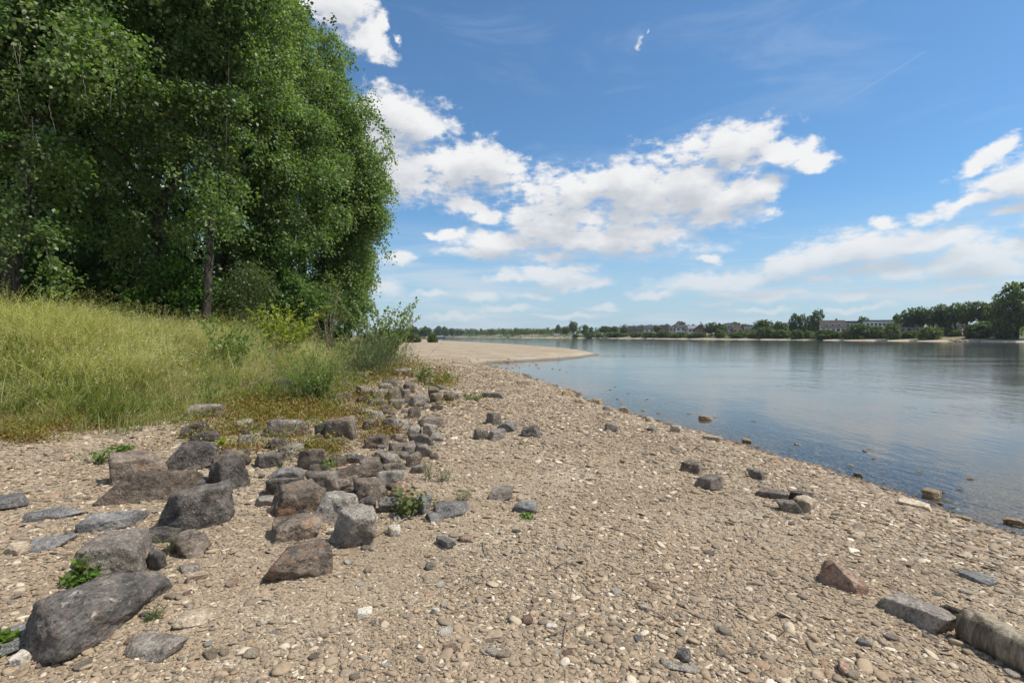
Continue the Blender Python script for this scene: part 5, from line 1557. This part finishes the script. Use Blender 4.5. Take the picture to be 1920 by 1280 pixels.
FB = [('bush', 1528, 1574, 616, 9, 'large rounded bush below the mansard house'), ('willow', 1580, 1602, 611, 9, 'light green bush right of the mansard house'), ('bush', 1597, 1638, 604, 10, 'big bush before the flat roofed building'),
      ('willow', 1659, 1690, 601, 9, 'tall willow bush before the modern building'), ('willow', 1722, 1762, 609, 8, 'silvery willow bush below the poplar row'), ('bush', 1822, 1866, 600, 14, 'dark green bush right of the red beacon'),
      ('bush', 1808, 1828, 606, 12, 'light bush just right of the red beacon'), ('bush', 1760, 1784, 613, 20, 'low bush under the middle poplars'), ('bush', 1638, 1660, 617, 12, 'low bush between the big bush and the willow'),
      ('willow', 1630, 1654, 608, 14, 'pale bush standing before the modern building'), ('bush', 1484, 1506, 616, 8, 'bush below the column shaped trees'), ('bush', 1420, 1452, 611, 12, 'bush below the round dark tree'), ('bush', 1404, 1418, 620, 9, 'small bush right of the pink house bank'),
      ('bush', 1340, 1360, 615, 14, 'bush below the two round trees'), ('willow', 1232, 1258, 617, 10, 'willow bush on the bank below the beige house'), ('bush', 1206, 1232, 621, 9, 'bush on the bank below the dark roofs'),
      ('bush', 1180, 1206, 620, 14, 'bush left on the bank below the dark roofs'), ('bush', 1260, 1290, 622, 16, 'low hedge bush below the white houses'), ('bush', 1290, 1320, 622, 18, 'low hedge bush below the dark house'),
      ('bush', 1448, 1484, 617, 14, 'wide bush below the round trees'), ('bush', 1094, 1116, 622, 10, 'bush on the sandy bank left of the village'), ('willow', 1116, 1132, 624, 10, 'pale bush on the sandy bank left of the village'),
      ('bush', 1072, 1086, 625, 10, 'small bush below the tallest distant tree'), ('bush', 1366, 1404, 621, 14, 'hedge bush below the pink house'), ('bush', 1690, 1724, 618, 16, 'bush under the left poplars'),
      ('bush', 1506, 1530, 619, 14, 'bush left of the large rounded bush'), ('bush', 1784, 1808, 618, 18, 'bush left of the red beacon'), ('bush', 1864, 1900, 608, 12, 'bush under the biggest far tree'), ('bush', 1134, 1180, 622, 20, 'long hedge bush left of the village')]
for (k, u0, u1, v0, back, lab) in FB:
    far_tree(k, u0, u1, v0, back, lab, group='bushes along the far bank')
# trees of the far river bend seen past the spit
for (k, u0, u1, v0, d, lab) in [('round', 742, 764, 615, 560, 'leftmost tree of the distant river bend'), ('round', 760, 784, 610, 600, 'tall round tree of the distant river bend'), ('round', 782, 810, 612, 600, 'broad tree at the middle of the distant river bend'),
                                ('round', 814, 830, 611, 900, 'tree above the boat on the distant bank'), ('round', 826, 842, 612, 905, 'tree just right of the boat on the distant bank'), ('round', 838, 856, 615, 920, 'low tree right of the boat'),
                                ('round', 852, 870, 618, 930, 'lower tree before the distant forest')]:
    far_tree(k, u0, u1, v0, 0, lab, depth=d, group='trees of the distant river bend')
for (u0, u1, v0, d, lab, k) in [(747, 768, 618, 118, 'left bush on the gravel at the end of the beach', 'bush'), (762, 790, 623, 112, 'pale middle bush on the gravel at the end of the beach', 'willow'), (801, 821, 623, 112, 'right bush standing alone on the gravel near the boat', 'bush')]:
    far_tree(k, u0, u1, v0, 0, lab, depth=d, group='bushes at the end of the beach')


def forest():
    r = np.random.default_rng(6); lobes = []
    for u in np.linspace(845, 1060, 90):
        d = far_depth(u, r.uniform(60, 160)); p = at(u, 630, d); g = H(p[0], p[1])
        top = at(u, r.uniform(616, 619.5), d)[2] - g
        lobes.append((np.array([p[0], p[1], g + top * .5]), np.array([r.uniform(6, 11), 8, top * .5])))
    for u in np.linspace(700, 850, 30):
        d = 1000 + r.uniform(0, 150); p = at(u, 630, d); g = H(p[0], p[1]); top = at(u, r.uniform(617, 621), d)[2] - g
        lobes.append((np.array([p[0], p[1], g + top * .5]), np.array([12, 10, top * .5])))
    for u in np.linspace(1050, 1960, 150):
        d = far_depth(u, r.uniform(110, 220)); p = at(u, 630, d); g = H(p[0], p[1]); top = max(at(u, r.uniform(610, 617), d)[2] - g, 2)
        lobes.append((np.array([p[0], p[1], g + top * .5]), np.array([7, 7, top * .5])))
    obj('distant_wood', crown_mesh('distant_wood', lobes, 3600, 10, 1.6, 1.5, ML['far'], 61, .2, .6, (.4, .2), 0, .9), kind='stuff')
    # scrub on the far slope
    lobes = []
    for u in np.linspace(880, 1930, 260):
        d = far_depth(u, r.uniform(14, 45)); p = at(u, 630, d); g = H(p[0], p[1]); hh = r.uniform(.5, 1.4)
        lobes.append((np.array([p[0], p[1], g + hh * .4]), np.array([r.uniform(1.5, 4.5), 2, hh])))
    obj('bank_scrub', crown_mesh('bank_scrub', lobes, 2600, 8, .7, .6, ML['willow'], 62, .1, .6, (.35, .3), 0, .9), kind='stuff')


forest()

WALL = {'white': simple('white_render', (.70, .69, .66), .85, .08), 'beige': simple('beige_render', (.50, .43, .34), .85, .1), 'pink': simple('pink_render', (.58, .32, .28), .85, .1), 'grey': simple('grey_render', (.30, .30, .30), .85, .1),
        'brick': simple('dark_brick', (.17, .10, .075), .9, .2), 'brown': simple('brown_render', (.32, .19, .13), .85, .15)}
ROOF = {'dark': simple('dark_roof_tiles', (.055, .052, .055), .8, .2), 'brown': simple('brown_roof_tiles', (.060, .044, .038), .85, .2), 'grey': simple('grey_roof', (.20, .20, .205), .7, .15), 'red': simple('red_roof_tiles', (.23, .095, .06), .85, .2)}
m, N = mat('window_glass'); finish(N, principled(N, (.03, .04, .05), .08, None, .6)); MGL = m
MWH = simple('white_trim', (.75, .75, .73), .6, .05)


def house(u0, u1, v_ridge, v_eave, back, wall, roof, label, gable=False, rows=1, depth_m=9.0, flat=False, yaw=0.0, balcony=False, cols=None):
    u = (u0 + u1) / 2; d = far_depth(u, back); s = d / F
    p = at(u, 630, d); g = H(p[0], p[1]); W = (u1 - u0) * s; ez = at(u, v_eave, d)[2] - g; rz = at(u, v_ridge, d)[2] - g
    t = empty('house', (p[0], p[1], g - .2), math.atan2(-p[0], p[1]) * .8 + yaw, label=label, cat='house', group='houses of the village on the far bank')
    Dm = depth_m; mb = MB()
    hw = W / 2
    if flat:
        mb.box(-hw, hw, 0, Dm, 0, ez)
        obj('wall', mb.mesh('wall', WALL[wall]), t)
        rb = MB(); rb.box(-hw - .3, hw + .3, -.3, Dm + .3, ez + .003, rz); obj('roof', rb.mesh('roof', ROOF[roof]), t)
    elif gable:
        mb.add([(-hw, 0, 0), (hw, 0, 0), (hw, 0, ez), (0, 0, rz - .12), (-hw, 0, ez), (-hw, Dm, 0), (hw, Dm, 0), (hw, Dm, ez), (0, Dm, rz - .12), (-hw, Dm, ez)],
               [(0, 1, 2, 3, 4), (6, 5, 9, 8, 7), (1, 6, 7, 2), (5, 0, 4, 9)])
        obj('wall', mb.mesh('wall', WALL[wall]), t)
        rb = MB(); o = .4
        for sg in (-1, 1):
            rb.add([(sg * (hw + o), -o, ez - .28), (0, -o, rz), (0, Dm + o, rz), (sg * (hw + o), Dm + o, ez - .28), (sg * (hw + o), -o, ez - .5), (0, -o, rz - .11), (0, Dm + o, rz - .11), (sg * (hw + o), Dm + o, ez - .5)],
                   [(0, 1, 2, 3), (7, 6, 5, 4), (0, 4, 5, 1), (2, 6, 7, 3), (0, 3, 7, 4)])
        rf = obj('roof', rb.mesh('roof', ROOF[roof]), t)
        cb = MB(); cb.box(hw * .35, hw * .35 + .7, Dm * .4, Dm * .4 + .7, (ez + rz) / 2, rz + .8); obj('chimney', cb.mesh('chimney', WALL['brick']), rf)
    else:
        mb.add([(-hw, 0, 0), (hw, 0, 0), (hw, Dm, 0), (-hw, Dm, 0), (-hw, 0, ez), (hw, 0, ez), (hw, Dm, ez), (-hw, Dm, ez), (-hw, Dm / 2, rz - .12), (hw, Dm / 2, rz - .12)],
               [(0, 1, 5, 4), (2, 3, 7, 6), (1, 2, 6, 9, 5), (3, 0, 4, 8, 7)])
        obj('wall', mb.mesh('wall', WALL[wall]), t)
        rb = MB(); o = .4
        for (ya, yb) in ((-o, Dm / 2), (Dm + o, Dm / 2)):
            rb.add([(-hw - o, ya, ez - .15), (hw + o, ya, ez - .15), (hw + o, yb, rz), (-hw - o, yb, rz), (-hw - o, ya, ez - .4), (hw + o, ya, ez - .4), (hw + o, yb, rz - .11), (-hw - o, yb, rz - .11)],
                   [(0, 1, 2, 3), (7, 6, 5, 4), (0, 4, 5, 1), (1, 5, 6, 2), (3, 7, 4, 0)])
        rf = obj('roof', rb.mesh('roof', ROOF[roof]), t)
        cb = MB(); cb.box(hw * .3, hw * .3 + .8, Dm * .5, Dm * .5 + .8, rz - .6, rz + .9); obj('chimney', cb.mesh('chimney', WALL['brick']), rf)
        if rz - ez > 2.4:      # dormers
            for q in (-.5, 0, .5):
                db = MB(); db.box(q * hw - .8, q * hw + .8, Dm * .10, Dm * .38, ez + .3, ez + 1.7); dr = obj('dormer', db.mesh('dormer', MWH if wall == 'white' else ROOF[roof]), rf)
                wb = MB(); wb.box(q * hw - .6, q * hw + .6, Dm * .10 - .04, Dm * .10 - .003, ez + .5, ez + 1.5); obj('window', wb.mesh('window', MGL), dr)
    nc = cols or max(2, int(W / 3))
    for rr in range(rows):
        z0 = ez - 2.3 - rr * 2.8
        for c in range(nc):
            x = -hw + W * (c + .5) / nc; ww = min(W / nc * .33, .9)
            wb = MB(); wb.box(x - ww - .12, x + ww + .12, -.05, -.003, z0 - .12, z0 + 1.52); wf = obj('window', wb.mesh('window', MWH), t)
            pb = MB(); pb.box(x - ww, x + ww, -.08, -.053, z0, z0 + 1.4); obj('pane', pb.mesh('pane', MGL), wf)
        if balcony:
            bb = MB(); bb.box(-hw + .2, hw - .2, -1.3, -.02, z0 - .75, z0 - .55); bl = obj('balcony', bb.mesh('balcony', MWH), t)
            for q in range(2):
                rb = MB(); rb.box(-hw + .2, hw - .2, -1.3, -1.24, z0 - .2 + .45 * q, z0 - .12 + .45 * q); obj('rail', rb.mesh('rail', MWH), bl)
    return t


house(1543, 1582, 599, 612.5, 22, 'white', 'brown', 'large white house with a steep brown mansard roof and balcony', rows=2, depth_m=12, balcony=True, cols=5)
house(1582, 1611, 601, 603.5, 34, 'grey', 'brown', 'flat roofed grey block right of the mansard house', flat=True, rows=2, cols=5)
house(1628, 1672, 599, 601.5, 30, 'white', 'grey', 'modern grey flat roofed building with long window bands', flat=True, rows=2, depth_m=14, balcony=True, cols=7)
house(1688, 1709, 607, 611, 24, 'grey', 'dark', 'grey house under the left poplars', rows=1)
house(1709, 1723, 604, 610, 26, 'brown', 'brown', 'brown gabled house under the left poplars', gable=True)
house(1792, 1808, 604, 608, 28, 'white', 'dark', 'small white house behind the red beacon', rows=1)
house(1357, 1376, 607, 614, 34, 'white', 'dark', 'low house with a dark roof joined to the pink gable', rows=1, depth_m=10)
house(1375, 1391, 606, 615, 33, 'pink', 'red', 'pink gabled house on the far bank', gable=True, rows=1, depth_m=10)
house(1397, 1414, 611, 616, 44, 'beige', 'dark', 'low house with dark roof right of the pink gable', rows=1)
house(1447, 1457, 608, 613, 44, 'beige', 'red', 'narrow beige gable between the round trees', gable=True)
house(1470, 1484, 604, 611, 46, 'white', 'dark', 'white house with dark roof left of the column shaped trees', rows=1)
house(1302, 1323, 608, 616, 40, 'brick', 'dark', 'dark gabled house below the fir tree', gable=True)
house(1291, 1304, 609, 615, 38, 'white', 'grey', 'white house with grey roof left of the dark gabled house', rows=1)
house(1283, 1293, 609, 614, 46, 'beige', 'dark', 'pale gable between the two white houses', gable=True)
house(1268, 1285, 608, 613, 40, 'white', 'dark', 'white house under the rounded tree', rows=2)
house(1255, 1268, 609, 613.5, 44, 'beige', 'brown', 'beige house left of the white one under the rounded tree', gable=True)
house(1238, 1256, 608, 614, 52, 'brick', 'brown', 'brown roofed house behind the willow bush', rows=1)
house(1208, 1226, 609, 616, 48, 'white', 'dark', 'rightmost of three dark roofed houses at the left of the village', rows=1)
house(1193, 1209, 610, 616, 52, 'brick', 'dark', 'middle one of three dark roofed houses at the left of the village', rows=1)
house(1177, 1194, 610, 616, 50, 'brown', 'dark', 'leftmost of three dark roofed houses at the left of the village', rows=1)

# red and white beacon, groyne stones, white van, boat
u, d = 1804.5, far_depth(1804, 2)
p = at(u, 630, d); g = H(p[0], p[1])
t = empty('beacon', (p[0], p[1], g), label='red and white striped river beacon pole on the far bank', cat='beacon')
MRED = simple('signal_red', (.42, .06, .03), .5, .1); MWS = simple('signal_white', (.72, .72, .70), .5, .05)
top = at(u, 616, d)[2] - g
for k in range(6):
    mb = MB(); mb.tube([(0, 0, top * k / 6 + .002), (0, 0, top * (k + 1) / 6)], [.20, .20], 10); obj('band', mb.mesh('band', MRED if k % 2 == 0 else MWS), t)
mb = MB(); mb.box(-.45, .45, -.05, .05, top, top + .55); obj('topmark', mb.mesh('topmark', MRED), t)
gm = []
for j in range(4):
    V, Fc = rock_verts(1700 + j, (1, .8, .6), 2, .6); gm.append(np_mesh('groyne_stone', V, Fc, MR['G'], True))
for j in range(44):
    u = random.uniform(1780, 1845); d = far_depth(u, random.uniform(-2.0, 4)); p = at(u, 630, d)
    s = random.uniform(.6, 1.3); o = obj('groyne_stone', gm[j % 4], loc=(p[0], p[1], max(H(p[0], p[1]), ZW) + .1), label='grey riprap stone across the river ' + ('just left of the red beacon' if u < 1803 else 'close right of the red beacon' if u < 1824 else 'farther right of the red beacon'), cat='stone', group='riprap stones below the beacon')
    o.scale = (s, s, s); o.rotation_euler = (0, 0, random.uniform(0, 6))
d = far_depth(1046, 38); p = at(1045, 630, d); g = H(p[0], p[1])
t = empty('van', (p[0], p[1], g), label='white camper van parked on the far bank beside the dark tree', cat='van')
mb = MB(); mb.add([(-3.4, 0, .5), (3.4, 0, .5), (3.4, 2.2, .5), (-3.4, 2.2, .5), (-3.4, 0, 2.9), (2.2, 0, 2.9), (3.3, 0, 1.6), (-3.4, 2.2, 2.9), (2.2, 2.2, 2.9), (3.3, 2.2, 1.6)], [(0, 1, 6, 5, 4), (2, 3, 7, 8, 9), (4, 5, 8, 7), (5, 6, 9, 8), (1, 2, 9, 6), (3, 0, 4, 7), (3, 2, 1, 0)])
obj('body', mb.mesh('body', MWH), t)
for x in (-2.2, 2.2):
    mb = MB(); mb.tube([(x, -.05, .4), (x, .25, .4)], [.4, .4], 12); obj('wheel', mb.mesh('wheel', ROOF['dark']), t)
for x0, x1 in ((-2.4, -.4), (.4, 1.8)):
    mb = MB(); mb.box(x0, x1, -.03, -.003, 1.7, 2.4); obj('window', mb.mesh('window', MGL), t)
p = at(825, 631.5, 620); p[2] = ZW
t = empty('boat', (p[0], p[1], ZW), .15, label='small blue and white river boat beyond the gravel spit', cat='boat')
hb = MB(); L = 5.5
hb.add([(-L, -1.3, -.3), (L * .6, -1.3, -.3), (L, 0, -.3), (L * .6, 1.3, -.3), (-L, 1.3, -.3), (-L, -1.6, 1.1), (L * .6, -1.6, 1.2), (L * 1.15, 0, 1.6), (L * .6, 1.6, 1.2), (-L, 1.6, 1.1)],
       [(0, 1, 6, 5), (1, 2, 7, 6), (2, 3, 8, 7), (3, 4, 9, 8), (4, 0, 5, 9), (5, 6, 7, 8, 9)])
obj('hull', hb.mesh('hull', simple('blue_hull', (.03, .06, .22), .4, .1)), t)
mb = MB(); mb.add([(-3.4, -1.1, 1.15), (2.6, -1.1, 1.15), (2.6, 1.1, 1.15), (-3.4, 1.1, 1.15), (-3.2, -1, 2.6), (1.2, -1, 2.7), (1.2, 1, 2.7), (-3.2, 1, 2.6)], [(0, 1, 5, 4), (1, 2, 6, 5), (2, 3, 7, 6), (3, 0, 4, 7), (4, 5, 6, 7)])
cb = obj('cabin', mb.mesh('cabin', MWH), t)
for x in (-2.4, -1.0, .4):
    wb = MB(); wb.box(x - .5, x + .5, -1.14, -1.08, 1.7, 2.3); obj('window', wb.mesh('window', MGL), cb)
mb = MB(); mb.tube([(-.5, 0, 2.6), (-.5, 0, 4.2)], [.05, .03], 6); obj('mast', mb.mesh('mast', MWH), t)

# ------------------------------------------------------------------ haze
m = bpy.data.materials.new('river_air'); m.use_nodes = True; m.node_tree.nodes.clear(); N = NT(m.node_tree)
vo = N.n('ShaderNodeVolumePrincipled', {'Color': (0.80, 0.88, 1.0, 1), 'Density': 0.00010, 'Anisotropy': 0.2})
o = N.n('ShaderNodeOutputMaterial'); N.link(vo.outputs[0], o.inputs['Volume'])
mb = MB(); mb.box(-6500, 6500, -6500, 6500, ZW - 3.2, 60)
obj('haze', mb.mesh('haze', m), kind='stuff')
SC.cycles.volume_bounces = 0
